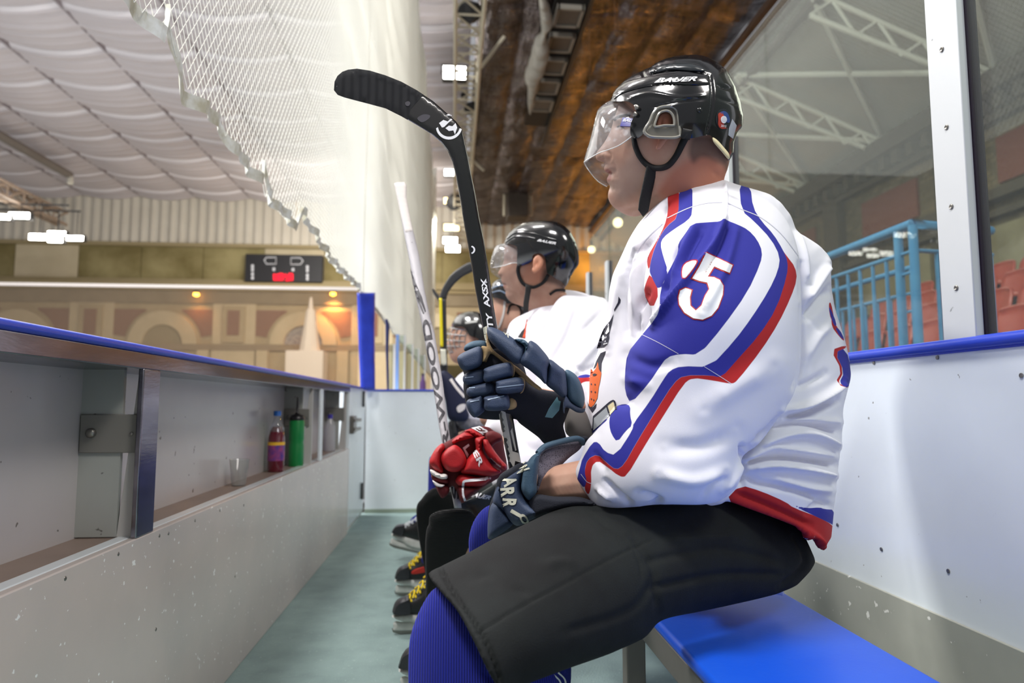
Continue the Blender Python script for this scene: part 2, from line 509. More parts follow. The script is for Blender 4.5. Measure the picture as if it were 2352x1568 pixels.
def relief(name, outline, tree, m, parent=None, lift=.0012, k=0, cap=None, s=None, smooth=True, round_r=None, skirt=True):
    """a patch that follows a surface; k>0 makes it a cushion"""
    pl = np.array(catmull(outline, 4, True) if smooth else outline, float)
    ext = (pl.max(0) - pl.min(0)).max(); s = s or max(ext / 22, 1.2)
    vo, fo = tri(pl, s, rim=bool(k))
    h = np.full(len(vo), lift)
    if k and round_r:
        q = np.clip(np.where(inside(vo, pl), dist(vo, pl), 0) / round_r, 0, 1); h = lift + k * np.sqrt(1 - (1 - q) ** 2)
    elif k:
        F = Field(pl, 24); hh = F.at(vo) * 1.3 / FPX * k
        if cap: hh = hh / (1 + (hh / cap) ** 4) ** .25
        h = lift + hh
    V = stick(vo, tree, h)
    if V is None: return None
    V = [tuple(x) for x in V]; F2 = list(fo)
    if skirt:
        Bk = [tuple(x) for x in stick(vo, tree, -.002)]; N = len(V)
        for a, b in boundary_edges(fo): F2.append((b, a, a + N, b + N))
        V = V + Bk; F2 += [tuple(i + N for i in f[::-1]) for f in fo]
    o = mk(name, V, F2, m, None); sharp(o, 70)
    if parent is not None: keep(o, parent)
    return o
def reliefs(name, outlines, tree, m, parent=None, **kw):
    obs = [relief(name, q, tree, m, None, **kw) for q in outlines]; obs = [o for o in obs if o]
    return join(obs, name, parent)
def join(obs, name, parent=None):
    V = []; F = []; mats = []; mi = []
    for o in obs:
        n = len(V); M = o.matrix_basis
        V += [tuple(M @ x.co) for x in o.data.vertices]
        for p in o.data.polygons:
            F.append(tuple(i + n for i in p.vertices)); mm = o.data.materials[p.material_index] if o.data.materials else None
            if mm not in mats: mats.append(mm)
            mi.append(mats.index(mm))
    me = bpy.data.meshes.new(name); me.from_pydata(V, [], F); me.update()
    for x in mats: me.materials.append(x)
    me.polygons.foreach_set('material_index', mi)
    for p in me.polygons: p.use_smooth = True
    for o in obs:
        old = o.data; bpy.data.objects.remove(o); bpy.data.meshes.remove(old)
    r = link(bpy.data.objects.new(name, me)); sharp(r, 60)
    if parent is not None: keep(r, parent)
    return r
def glyphs(txt, shear=0, bold=0, sp=1):
    cu = bpy.data.curves.new('t', 'FONT'); cu.body = txt; cu.shear = shear; cu.offset = bold; cu.resolution_u = 4; cu.space_character = sp
    o = bpy.data.objects.new('t', cu); COL.objects.link(o)
    dg = bpy.context.evaluated_depsgraph_get(); dg.update()
    me = bpy.data.meshes.new_from_object(o.evaluated_get(dg)); bpy.data.objects.remove(o)
    bm = bmesh.new(); bm.from_mesh(me); bmesh.ops.triangulate(bm, faces=bm.faces)
    bmesh.ops.remove_doubles(bm, verts=bm.verts, dist=1e-5)
    for _ in range(3):
        e = [x for x in bm.edges if x.calc_length() > .16]
        if not e: break
        bmesh.ops.subdivide_edges(bm, edges=e, cuts=1); bmesh.ops.triangulate(bm, faces=bm.faces)
    v = np.array([tuple(x.co)[:2] for x in bm.verts]); bm.verts.ensure_lookup_table(); bm.verts.index_update()
    f = [tuple(x.index for x in q.verts) for q in bm.faces]; bm.free(); bpy.data.meshes.remove(me)
    lo, hi = v.min(0), v.max(0); return (v - lo) / (hi - lo), f
def lettering(name, txt, quad, tree, m, parent=None, lift=.0015, shear=.2, bold=.02, sp=1):
    """quad: bottom-left, bottom-right, top-right, top-left of the words"""
    uv, f = glyphs(txt, shear, bold, sp); q = [np.array(c, float) for c in quad]
    u, w = uv[:, :1], uv[:, 1:]
    pp = (q[0] * (1 - u) + q[1] * u) * (1 - w) + (q[3] * (1 - u) + q[2] * u) * w
    V = stick(pp, tree, lift)
    if V is None: return None
    o = mk(name, V, f, m, None, smooth=False)
    if parent is not None: keep(o, parent)
    return o
def flat_text(name, txt, org, ux, uy, m, parent=None, shear=0, bold=0):
    """words laid in a plane: origin, width vector, height vector"""
    uv, f = glyphs(txt, shear, bold); org, ux, uy = Vector(org), Vector(ux), Vector(uy)
    o = mk(name, [org + ux * a + uy * b for a, b in uv], f, m, None, smooth=False)
    if parent is not None: keep(o, parent)
    return o
def balls(chain, step=.22):
    """limb as a dense run of spheres for a body that is then fused into one skin"""
    V = []; F = []
    bm = bmesh.new(); bmesh.ops.create_icosphere(bm, subdivisions=2, radius=1); bm.verts.ensure_lookup_table()
    sv = np.array([tuple(v.co) for v in bm.verts]); sf = [tuple(v.index for v in f.verts) for f in bm.faces]; bm.free()
    for (p0, r0), (p1, r1) in zip(chain[:-1], chain[1:]):
        p0, p1 = np.array(p0), np.array(p1); L = np.linalg.norm(p1 - p0); n = max(2, int(L / (min(r0, r1) * step)))
        for i in range(n + 1):
            t = i / n; c = p0 + (p1 - p0) * t; r = r0 + (r1 - r0) * t
            k = len(V) * len(sv); V.append(sv * r + c); F += [tuple(j + k for j in f) for f in sf]
    return np.concatenate(V), F
def ps(pts, Y=None):   # pixel triples to world points
    return [P(*p) if len(p) == 3 else P(p[0], p[1], Y) for p in pts]
# ================================================================ MATERIALS
M_white = mat('board_plastic', '#dfe6ea', .2, speck=(42, .74, '#8f8f8c'), var=(3, .35, '#ccd2d4'), bump=(9, .08))
M_white_low = mat('scuffed_board_plastic', '#cbc0ba', .26, speck=(55, .70, '#f4f4f2'), var=(4, .45, '#b9b4b0'), bump=(24, .2))
M_alu = mat('brushed_aluminium', '#8f8d95', .2, 1, var=(5, .6, '#5f5c66'), bump=(30, .12), scale=(4, .8, 4))
M_post = mat('matt_aluminium', '#c6c9cb', .5, .25, speck=(30, .73, '#8d8f90'))
M_blue_cap = mat('blue_plastic_cap', '#2440b8', .32, bump=(40, .1))
M_steel = mat('steel_screw', '#8d8a84', .35, .9)
M_dark = mat('dark_rubber', '#151517', .6)
M_ledge = mat('brown_stained_ledge', '#8d7b70', .45, var=(6, .5, '#75655c'))
M_div = mat('divider_panel', '#a4a7a2', .45, var=(5, .4, '#8f918c'), speck=(30, .72, '#5b5b55'))
M_lower = mat('kick_plate', '#a6a79c', .45, var=(5, .5, '#8f9187'), speck=(40, .7, '#e2e2da'))
M_floor = mat('rubber_floor', '#8da3a0', .7, var=(9, .6, '#768b89'), bump=(160, .5), speck=(90, .68, '#a3b5b1'), bdist=.004)
M_ice = mat('ice', '#e6ecef', .25)
M_glass = glassy('rink_glass', '#e6ede8', .01, .03, 1.28)
M_screen = glassy('far_rink_glass', '#e6e0d8', .05, .07, 1.1, '#cdbfae')

# ================================================================ THE SETTING
XL, XR, YE = -.70, 1.00, 5.6
fl = box('floor', (XL - .02, -2.0, -.04), (XR + .02, YE + .02, 0), M_floor); struct(fl)
ic = box('floor_ice', (-40, -14, -.12), (XL - .22, 32, -.06), M_ice); struct(ic)
hf = box('floor_hall', (XL - .2, -14, -.2), (14, 32, -.13), mat('hall_concrete', '#6a6259', .7, var=(3, .4))); struct(hf)

# --- draped ceiling: panels of cloth sagging between seams
def drape():
    x0, x1, y0, y1 = -30.0, .35, 2.0, 32.0; sx, sy = 2.45, 2.05
    nx, ny = 150, 560; X = np.linspace(x0, x1, nx); Y = np.linspace(y0, y1, ny)
    A, B = np.meshgrid(X, Y, indexing='ij')
    u = ((A - .35) / sx) % 1; v = (B / sy) % 1
    sagx = 4 * u * (1 - u); sagy = np.abs(np.sin(math.pi * v)) ** .6
    z = 10.5 - .20 * sagx - .15 * sagy
    ir = np.sin(B * 17 + .9 * sagx + .5 * np.sin(A * .4)) * .5 + np.sin(B * 31 + 1.2 * sagx + np.sin(A * .9)) * .35 + np.sin(B * 8.3 + .7 * np.sin(A * .5)) * .35
    z += .034 * ir * (.35 + .65 * sagy) - .09 * np.exp(-((v - .06) / .05) ** 2)
    V = np.stack([A, B, z], -1).reshape(-1, 3); F = []
    for i in range(nx - 1):
        for j in range(ny - 1):
            a = i * ny + j; F.append((a, a + ny, a + ny + 1, a + 1))
    return V, F
M_drape = mat('ceiling_cloth', '#c4bcbe', .75, var=(.5, .3, '#b0a8aa'))
v_, f_ = drape(); cl = mk('ceiling', v_, f_, M_drape); struct(cl, 'white cloth ceiling hung in sagging squares over the ice')

bt = MB(); sm_ = MB()
for Yb in np.arange(4.1, 32, 2.05):
    xs = np.linspace(-30, .35, 150); u = ((xs - .35) / 2.45) % 1; z = 10.5 - .20 * 4 * u * (1 - u) - .05
    V = []
    for x, zz in zip(xs, z): V += [(x, Yb + .06, zz - .06), (x, Yb - .02, zz + .02), (x, Yb + .10, zz + .02)]
    bt.add(V, [(i * 3 + k, i * 3 + (k + 1) % 3, i * 3 + 3 + (k + 1) % 3, i * 3 + 3 + k) for i in range(149) for k in range(3)])
for k in range(13):
    x = .35 - 2.45 * k; sm_.box((x - .02, 2, 10.33), (x + .02, 32, 10.5))
bt.build('batten', mat('white_batten_cloth', '#e2dcde', .8), cl, smooth=True)['kind'] = 'stuff'
sm_.build('seam', mat('ceiling_seam', '#9c9396', .8), cl)['kind'] = 'stuff'

# --- foil ceiling over the stand side
def foilmat():
    m = mat('insulation_foil', '#857a76', .2, .92); T = NT(m)
    vec = coords(T, (1.0, .35, 1)); a = noise(T, vec, 3.0, 5, .6)
    v2 = coords(T, (.45, 2.6, 1)); c = noise(T, v2, 3.2, 4, .6)
    ad = T.n('ShaderNodeMath', operation='ADD'); T.l(a, ad.inputs[0]); T.l(c, ad.inputs[1])
    bp = T.n('ShaderNodeBump'); bp.inputs['Strength'].default_value = .9; bp.inputs['Distance'].default_value = .12
    T.l(ad.outputs[0], bp.inputs['Height']); T.l(bp.outputs[0], T.b.inputs['Normal'])
    cc = ramp(T, a, [(.3, lin('#4c4549')), (.7, lin('#8d868a'))]); T.l(cc, T.b.inputs['Base Color'])
    return m
M_foil = foilmat()
def sheet(x0, x1, y0, y1, nx, ny, zf):
    A, B = np.meshgrid(np.linspace(x0, x1, nx), np.linspace(y0, y1, ny), indexing='ij'); z = zf(A, B)
    V = np.stack([A, B, z], -1).reshape(-1, 3)
    F = [(i * ny + j, (i + 1) * ny + j, (i + 1) * ny + j + 1, i * ny + j + 1) for i in range(nx - 1) for j in range(ny - 1)]
    return V, F
v_, f_ = sheet(.45, 6.55, 4, 32, 90, 220, lambda A, B: 9.42 - .10 * np.abs(np.sin((A - .45) * math.pi / 1.02)) ** .5 + .03 * np.sin(B * 2.1 + 2 * np.sin(A * 1.3)) + .02 * np.sin(B * 5.3 + A * 3) + .05 * np.exp(-(((B % 4.5) - .3) / .12) ** 2))
fo = mk('ceiling_foil', v_, f_, M_foil); struct(fo, 'crumpled silver foil ceiling over the stand side')

# --- pale roof further right, behind the glass, with bars imitating reflected trusses
M_roofpale = mat('pale_roof_lining', '#a39d92', .7, var=(2, .3, '#8b857a'), lines=('Y', 3.0, 0), bdist=.02)
def slope(u): return 6.6 + 3.9 * u, 9.02 - 1.6 * u
V_ = []
for y in (2, 32):
    for u in (0, 1):
        x, z = slope(u); V_ += [(x, y, z), (x, y, z + .08)]
rf = mk('ceiling_side', V_, [(0, 2, 6, 4), (1, 5, 7, 3), (0, 4, 5, 1), (2, 3, 7, 6), (0, 1, 3, 2), (4, 6, 7, 5)], M_roofpale, smooth=False); struct(rf)
M_truss = mat('white_truss_paint', '#e0dccf', .5)
M_brown = mat('brown_roof_beam', '#4d3b31', .5, var=(2, .5, '#6c574a'))
eb = thing('roof_beam', 'brown steel roof beams along the right edge of the foil ceiling', 'beam', (6.7, 16, 9.0))
for k, (x, z) in enumerate(((6.40, 9.2), (6.68, 9.0), (6.95, 8.82))):
    box('beam_rib', (x, 3, z - .14), (x + .14, 32, z), M_brown, eb)
def reflection_truss(y, i):  # bars built behind the glass to imitate rink trusses reflected in it
    t = thing('roof_truss', ['white roof truss nearest the bench, behind the glass', 'second white roof truss behind the glass', 'third white roof truss behind the glass', 'fourth white roof truss behind the glass', 'farthest white roof truss behind the glass'][i], 'truss', (8.5, y, 8), 'white trusses under the side roof')
    def q(u, d): x, z = slope(u); return (x, y, z - d)
    MB().tube([q(.05, .10), q(.98, .10)], .055, 6).build('chord', M_truss, t); MB().tube([q(.05, .62), q(.98, .45)], .055, 6).build('chord', M_truss, t)
    w = MB(); n = 8
    for k in range(n): w.tube([q(.05 + .93 * k / n, .10 if k % 2 else .6), q(.05 + .93 * (k + 1) / n, .6 if k % 2 else .10)], .032, 5)
    w.build('web', M_truss, t)
    b = MB()
    for u0, u1 in ((.05, .98), (.98, .05)):
        (xa, za), (xb_, zb_) = slope(u0), slope(u1); b.tube([(xa, y, za - .12), (xb_, y + 3.4, zb_ - .12)], .06, 5)
    b.build('brace', M_truss, t)
for i, y in enumerate((8.5, 12, 15.5, 19, 23)): reflection_truss(y, i)

# --- side wall: dull brick with cornice, pilasters and red panels
def brickmat():
    m = mat('old_brick', '#77694f', .8); T = NT(m)
    tc = T.n('ShaderNodeTexCoord'); sp = T.n('ShaderNodeSeparateXYZ'); cb = T.n('ShaderNodeCombineXYZ'); T.l(tc.outputs['Object'], sp.inputs[0])
    ad = T.n('ShaderNodeMath', operation='ADD'); T.l(sp.outputs[0], ad.inputs[0]); T.l(sp.outputs[1], ad.inputs[1])
    T.l(ad.outputs[0], cb.inputs[0]); T.l(sp.outputs[2], cb.inputs[1])
    b = T.n('ShaderNodeTexBrick'); b.inputs['Scale'].default_value = 2.2; b.inputs['Color1'].default_value = lin('#6e6048'); b.inputs['Color2'].default_value = lin('#534832')
    b.inputs['Mortar'].default_value = lin('#544a3a'); b.inputs['Mortar Size'].default_value = .03; T.l(cb.outputs[0], b.inputs['Vector']); T.l(b.outputs['Color'], T.b.inputs['Base Color'])
    return m
M_brick = brickmat(); M_dkstone = mat('dark_cornice', '#3f382e', .8); M_redpan = mat('faded_red_panel', '#6d3a2e', .8); M_olive = mat('olive_stone', '#8d8468', .8, var=(1.2, .8, '#6a6044'))
XS = 10.5
wr = box('wall_side', (XS, 2, -.1), (XS + .4, 32, 7.5), M_brick); struct(wr, 'old brick side wall of the hall')
cn = MB()
for z, t, d in ((6.75, .4, .5), (6.3, .14, .2), (4.75, .2, .3), (4.45, .1, .18), (2.9, .12, .12)): cn.box((XS - d, 2, z), (XS, 32, z + t))
cn.build('cornice', M_dkstone, wr)
cd = MB(); y = 3.0
while y < 31: cd.box((XS - .34, y, 6.45), (XS, y + .22, 6.75)); y += .5
cd.build('cornice', M_dkstone, wr)
for y in np.arange(4, 31, 4.4):
    box('pilaster', (XS - .25, y, 0), (XS + .02, y + .7, 6.3), M_dkstone, wr)
    box('red_panel', (XS - .06, y + 1.5, 5.1), (XS + .02, y + 3.6, 6.0), M_redpan, wr)
    box('stone_panel', (XS - .06, y + 1.2, 3.1), (XS + .02, y + 3.9, 4.3), M_olive, wr)

# --- end wall: corrugated band, stone band, arcade
YW = 32.0
def wz(py): return float(Pn(np.array(700.), np.array(float(py)), YW)[2])
def wx(px, py=700): return float(Pn(np.array(float(px)), np.array(float(py)), YW)[0])
zc0, zc1 = wz(568), wz(455)
M_corr = mat('corrugated_sheet', '#cfc8ba', .55, var=(1, .3, '#b8b0a2'))
A = np.arange(-32, 14.2, .085)
pr = .05 * np.clip(np.sin(A * 2 * math.pi / .42) * 2.2, -1, 1)
V = [(x, YW - .2 - p, z) for z in (zc0, zc1 + 1.0) for x, p in zip(A, pr)]; n_ = len(A)
we = mk('wall_end', V, [(i, i + 1, n_ + i + 1, n_ + i) for i in range(n_ - 1)], M_corr, smooth=False); struct(we, 'pale corrugated sheet band at the top of the far end wall')
M_cream = mat('cream_render', '#b5a585', .8, var=(.9, .5, '#a08f70'))
M_cream2 = mat('light_cream_render', '#c9bb9d', .8, var=(1.4, .4, '#b6a888'))
M_mauve = mat('faded_red_brown_panel', '#86604f', .8)
M_stone = mat('mossy_stone', '#9c9065', .85, var=(.6, .9, '#6f6238'))
wb = box('wall_end', (-32, YW, -.2), (14.2, YW + .3, 11.6), M_cream); struct(wb, 'cream rendered arcade of the far end wall')
for i in range(16):
    x0 = -30.5 + i * 2.72; box('stone_block', (x0, YW - .12, wz(648)), (x0 + 2.69, YW + .05, wz(574)), M_stone if i % 4 else M_cream2, wb)
mo = MB()
for a, b, d in ((574, 566, .32), (654, 647, .3), (664, 655, .45), (672, 665, .3)): mo.box((-32, YW - d, wz(a)), (14, YW, wz(b)))
mo.build('cornice', mat('cornice_stone', '#9a8b68', .8), wb)
box('frieze', (-32, YW - .14, wz(700)), (14, YW, wz(671)), mat('frieze_stone', '#8f8169', .8, var=(2, .5, '#776a55')), wb)
box('belt_course', (-32, YW - .14, wz(806)), (14, YW, wz(792)), mat('belt_stone', '#92826b', .8), wb)
PER = (wx(700) - wx(379))
def arch(xc, kind):
    zs = wz(792); r0, r1 = (wx(427) - wx(335)) / 2, (wx(427) - wx(335)) / 2 * 1.72
    m = MB(); n = 22; V = []; 
    for k in range(n + 1):
        a = math.pi * k / n
        for r, y in ((r0, YW - .0), (r0, YW - .16), (r1, YW - .16), (r1, YW)): V.append((xc + r * math.cos(a), y, zs + r * math.sin(a)))
    F = []
    for k in range(n):
        for q in range(3): F.append((k * 4 + q, k * 4 + q + 1, k * 4 + 5 + q, k * 4 + 4 + q))
    m.add(V, F).build('arch_ring', M_cream2, wb)
    V = [(xc, YW - .03, zs)] + [(xc + r0 * math.cos(math.pi * k / n), YW - .03, zs + r0 * math.sin(math.pi * k / n)) for k in range(n + 1)]
    o = mk('arch_infill', V, [(0, k + 1, k + 2) for k in range(n)], mat('arch_infill', '#96896c', .8) if kind else mat('arch_window', '#7a7680', .5, var=(8, .9, '#b4b0ac')), wb, smooth=False)
    for s in (-1, 1):   # curved triangular panels beside the arch
        x0 = xc + s * r1 * 1.0; xo = xc + s * (PER / 2 - .75); zt = wz(714)
        V = [(xo, YW - .05, zt), (xc + s * r1 * .52, YW - .05, zt)]
        for k in range(7):
            a = math.radians(62 - 8.5 * k); V.append((xc + s * (r1 + .18) * math.cos(a), YW - .05, zs + (r1 + .18) * math.sin(a)))
        V = [v for v in V if True]; V.append((xo, YW - .05, wz(770)))
        mk('spandrel_panel', [(v[0], v[1], v[2]) for v in V], [tuple(range(len(V)))], M_mauve, wb, smooth=False)
for i, k in ((-4, 0), (-3, 1), (-2, 1), (-1, 0), (0, 1), (1, 0), (2, 1), (3, 0)):
    xc = wx(379) + i * PER; arch(xc, k)
    xp = xc + PER / 2
    box('pilaster', (xp - .95, YW - .1, wz(900)), (xp + .95, YW, wz(672)), M_cream2, wb)
    box('pilaster', (xp - .5, YW - .2, wz(788)), (xp + .5, YW, wz(706)), M_cream, wb)
    box('niche_panel', (xp - .26, YW - .24, wz(772)), (xp + .26, YW - .19, wz(716)), M_mauve, wb)
    for q in (-.9, .9): box('half_column', (xc + q * 2.0 - .25, YW - .22, -.1), (xc + q * 2.0 + .25, YW, wz(806)), M_cream2, wb)

# orange downlights on the end wall and their lamps
def wall_light(px, py, pw, label):
    c = P(px, py, YW - .45); t = thing('wall_lamp', label, 'lamp', c, 'orange lamps on the end wall')
    keep(MB().lathe([(.02, .1), (.14, .09), (.15, 0), (.13, -.02)], c, 'z', 12).build('lamp_shade', M_dark), t)
    keep(MB().lathe([(.02, .0), (.12, -.02), (.13, -.12), (.03, -.17)], c, 'z', 12).build('bulb', emis('orange_bulb', '#ffb040', 22)), t)
    d = bpy.data.lights.new('orange_lamp', 'SPOT'); d.energy = pw; d.color = (1, .45, .12); d.spot_size = R(120); d.spot_blend = 1; d.shadow_soft_size = .1
    o = bpy.data.objects.new('orange_lamp', d); COL.objects.link(o); o.location = c + Vector((0, -.1, -.25)); o.rotation_euler = (R(18), 0, 0)
wall_light(765, 671, 750, 'orange lamp glowing on the arcade right of the white cone')
wall_light(451, 672, 60, 'small dim orange lamp on the arcade between two arches')

# --- scoreboard
sb = thing('scoreboard', 'black scoreboard with red digits on the stone band of the end wall', 'scoreboard', P(652, 615, YW - .4))
s0, s1 = P(562, 645, YW - .5), P(741, 586, YW - .5)
box('board_panel', (s0.x, YW - .5, s0.z), (s1.x, YW - .15, s1.z), mat('scoreboard_black', '#17161b', .5), sb)
M_red_led = emis('red_led', '#ff2638', 2.2); M_wht = mat('sign_white', '#c8c8cc', .6, emit=('#c8c8cc', .25))
def on_board(px, py): return P(px, py, YW - .53)
def seg(name, pts, r, m): MB().tube([on_board(*p) for p in pts], r, 6).build(name, m, sb, smooth=True)
for x0 in (630, 642, 656, 664): # digits 0:0 style clock
    a, b, c, d = (x0, 629), (x0 + 7, 629), (x0 + 7, 643), (x0, 643); h = (x0, 636); g = (x0 + 7, 636)
    shp = {630: [a, d, c, b], 642: [a, b, c, d, a], 656: [a, h, g, c, d], 664: [a, b, c, d, a]}[x0]
    seg('digit', shp, .05, M_red_led)
MB().lathe([(.001, 0), (.035, 0), (.035, .02)], on_board(652, 634), 'y', 8).build('digit', M_red_led, sb)
seg('arrow_box', [(607, 597), (612, 591), (634, 591), (634, 606), (612, 606), (607, 597)], .022, M_wht)
seg('arrow_box', [(696, 599), (690, 592), (668, 592), (668, 607), (690, 607), (696, 599)], .022, M_wht)
for px, py in ((580, 611), (580, 619), (580, 629), (580, 638), (706, 613), (706, 621), (706, 632), (706, 640), (629, 618), (673, 619)):
    p = on_board(px, py); MB().box((p.x - .05, p.y - .01, p.z - .07), (p.x + .05, p.y + .02, p.z + .07)).build('lamp_mark', M_wht, sb)

# --- white cone on white box, far end
c0 = P(700, 890, 30.5); cone = thing('cone_ornament', 'tall white cone standing on a white box in front of the arcade', 'ornament', (c0.x, 30.5, 0))
zb = P(700, 806, 30.5).z; M_cone = mat('white_cloth_cone', '#ece4dc', .7)
xa, xb = P(660, 850, 30.5).x, P(745, 850, 30.5).x
box('box_base', (xa, 30.1, -.1), (xb, 31.2, zb), M_cone, cone)
zt = P(715, 682, 30.5).z; xm = P(713, 700, 30.5).x
MB().lathe([(.46, zb), (.33, zb + .8), (.2, zb + 1.8), (.11, zt - .5), (.05, zt)], (xm, 30.6, 0), 'z', 10).build('cone', M_cone, cone)

# --- far rink glass seen over the boards
Yg = 20.0; ztp = P(400, 661, Yg).z; gx0, gx1 = P(-300, 660, Yg).x, P(826, 672, Yg).x
g = thing('far_glass_screen', 'long glass screen with a pale top rail around the far side of the ice', 'glass screen', ((gx0 + gx1) / 2, Yg, 0))
box('glass', (gx0, Yg, 1.0), (gx1, Yg + .015, ztp), M_screen, g)
box('top_rail', (gx0, Yg - .03, ztp), (gx1, Yg + .04, ztp + .09), mat('pale_rail', '#d8d0cc', .4), g)
box('dasher', (gx0, Yg - .1, -.06), (gx1, Yg + .1, 1.0), M_white, g)

# ================================================================ FLOODLIGHTS, TRUSSES
M_lens = emis('floodlight_glass', '#fffaf0', 30); M_hous = mat('lamp_housing', '#2a2a2c', .5)
M_lensw = emis('warm_floodlight_glass', '#ffe2a0', 9)
G1 = 'floodlights hung under the long white truss'; G2 = 'floodlights in the cluster over the ice'
def flood(px, py, Y, w, h, label, group, m=M_lens, tilt=0):
    c = P(px, py, Y); k = Y / FPX; hw, hh = w * k / 2, h * k / 2
    t = thing('floodlight', label, 'floodlight', c, group)
    box('lens', (c.x - hw, c.y - .02, c.z - hh), (c.x + hw, c.y + .01, c.z + hh), m, t)
    box('housing', (c.x - hw * 1.12, c.y + .012, c.z - hh * 1.15), (c.x + hw * 1.12, c.y + .22, c.z + hh * 1.2), M_hous, t, bevel=.02)
    ztop = {'r': 7.34, 'l': 8.5}['r' if group == G2 else 'l']
    if c.z + hh < ztop: MB().tube([(c.x, c.y + .1, c.z + hh), (c.x, c.y + .1, ztop)], .014, 5).build('hanger', M_hous, t)
    MB().tube([(c.x - hw * 1.2, c.y + .1, c.z), (c.x - hw * 1.2, c.y + .1, c.z + hh * 1.6), (c.x + hw * 1.2, c.y + .1, c.z + hh * 1.6), (c.x + hw * 1.2, c.y + .1, c.z)], .015, 5).build('bracket', M_hous, t)
flood(1044, 167, 16.4, 52, 30, 'largest and nearest floodlight under the long white truss', G1)
flood(1033, 396, 23.2, 24, 14, 'small floodlight on the truss, just below the taped stick blade', G1)
flood(1027, 461, 26.2, 14, 14, 'round warm floodlight beside the dark speaker at the truss end', G1, M_lensw)
flood(1037, 522, 29.0, 34, 14, 'warm wide floodlight, top of the far stack of three', G1, M_lensw)
flood(1034, 552, 29.4, 32, 14, 'tilted floodlight in the middle of the far stack of three', G1)
flood(1040, 571, 29.2, 32, 15, 'lowest floodlight in the far stack of three', G1)
flood(10, 498, 22.8, 24, 11, 'floodlight at the left edge beneath the brown truss', G2)
flood(44, 495, 23, 42, 13, 'floodlight under the brown truss, second from the left edge', G2)
flood(86, 544, 23.6, 34, 13, 'left floodlight of the cluster of four', G2)
flood(130, 536, 23.9, 36, 9, 'upper middle floodlight of the cluster of four', G2)
flood(127, 551, 23.3, 30, 10, 'lower middle floodlight of the cluster of four', G2)
flood(172, 547, 23.6, 34, 10, 'right floodlight of the cluster of four', G2)

def lattice(name, label, p0, p1, w, h, m, n, r=.03, group=None):
    p0, p1 = Vector(p0), Vector(p1); t = thing(name, label, 'truss', (p0 + p1) / 2, group)
    sx = Vector((w / 2, 0, 0)); sz = Vector((0, 0, h / 2)); c = MB()
    cor = [sx + sz, -sx + sz, -sx - sz, sx - sz]
    for q in cor: c.tube([p0 + q, p1 + q], r * 1.3, 6)
    c.build('chord', m, t); b = MB()
    for i in range(n):
        a, d = p0.lerp(p1, i / n), p0.lerp(p1, (i + 1) / n)
        for k in range(4):
            b.tube([a + cor[k], d + cor[(k + 1) % 4]], r * .7, 5); b.tube([a + cor[k], a + cor[(k + 1) % 4]], r * .7, 5)
    b.build('lattice', m, t)
M_trc = mat('cream_truss_paint', '#cfc9b4', .5)
lattice('lighting_truss', 'long cream lattice truss above the bench carrying floodlights and speakers', (.25, 9, 8.75), (.25, 31.5, 8.75), .55, .6, M_trc, 30, .035)
lattice('ceiling_truss', 'brown lattice truss over the ice, at the left edge', (-14.3, 14, 7.6), (-14.3, 25.7, 7.6), .35, .45, mat('brown_truss_paint', '#8a7766', .6), 14, .045)
for k_, (yy, lb_) in enumerate(((23.0, 'nearer thin bar under the brown truss carrying lamps'), (23.7, 'farther thin bar under the brown truss carrying lamps'))):
    o = MB().tube([(-17.4, yy, 7.34), (-12.6, yy, 7.34)], .03, 6).build('lamp_bar', M_hous); tag(o, lb_, 'bar')
bm_ = thing('ceiling_beam', 'dark grey beam under the cloth ceiling ending in a white lamp', 'beam', (-15, 20, 9.9))
MB().tube([(-15.4, 10, 9.75), (-15.0, 27.3, 9.75)], .16, 8).build('beam', mat('grey_beam', '#7d7670', .6), bm_)
MB().tube([(-15.0, 27.3, 9.75), (-14.9, 27.2, 9.4)], .12, 8).build('end_cap', M_truss, bm_)
# thin braces crossing the foil
for i, (a, b) in enumerate((((1105, 155), (1158, 84)), ((1062, 345), (1112, 392)))):
    t = MB().tube([P(*a, 15 + 6 * i), P(*b, 15 + 6 * i)], .04, 6).build('truss_brace', M_trc)
    tag(t, ['thin diagonal brace from the long truss up to the foil ceiling', 'short diagonal brace low on the long truss'][i], 'brace')
# speakers
def speaker(px, py, Y, r, label):
    c = P(px, py, Y); k = r * Y / FPX; t = thing('loudspeaker', label, 'loudspeaker', c, 'dark loudspeakers on the long truss')
    o = MB().lathe([(k * .6, -k * 1.0), (k * .9, -k * .9), (k, 0), (k * .8, k), (k * .5, k * 1.1)], (0, 0, 0), 'y', 14).build('cabinet', M_hous, None, smooth=True)
    o.rotation_euler = (R(35), 0, R(-30)); o.parent = t
    o = MB().lathe([(k * .1, -k * 1.16), (k * .75, -k * 1.06), (k * .8, -k * .95)], (0, 0, 0), 'y', 14).build('grille', M_dark, None); o.rotation_euler = (R(35), 0, R(-30)); o.parent = t
speaker(1080, 28, 13.4, 26, 'largest dark loudspeaker at the top of the long truss')
speaker(1083, 248, 17.8, 15, 'round dark loudspeaker halfway along the long truss')
speaker(1068, 218, 18, 9, 'small dark loudspeaker just above the round one on the truss')
speaker(1046, 462, 26, 19, 'dark loudspeaker beside the warm round floodlight')
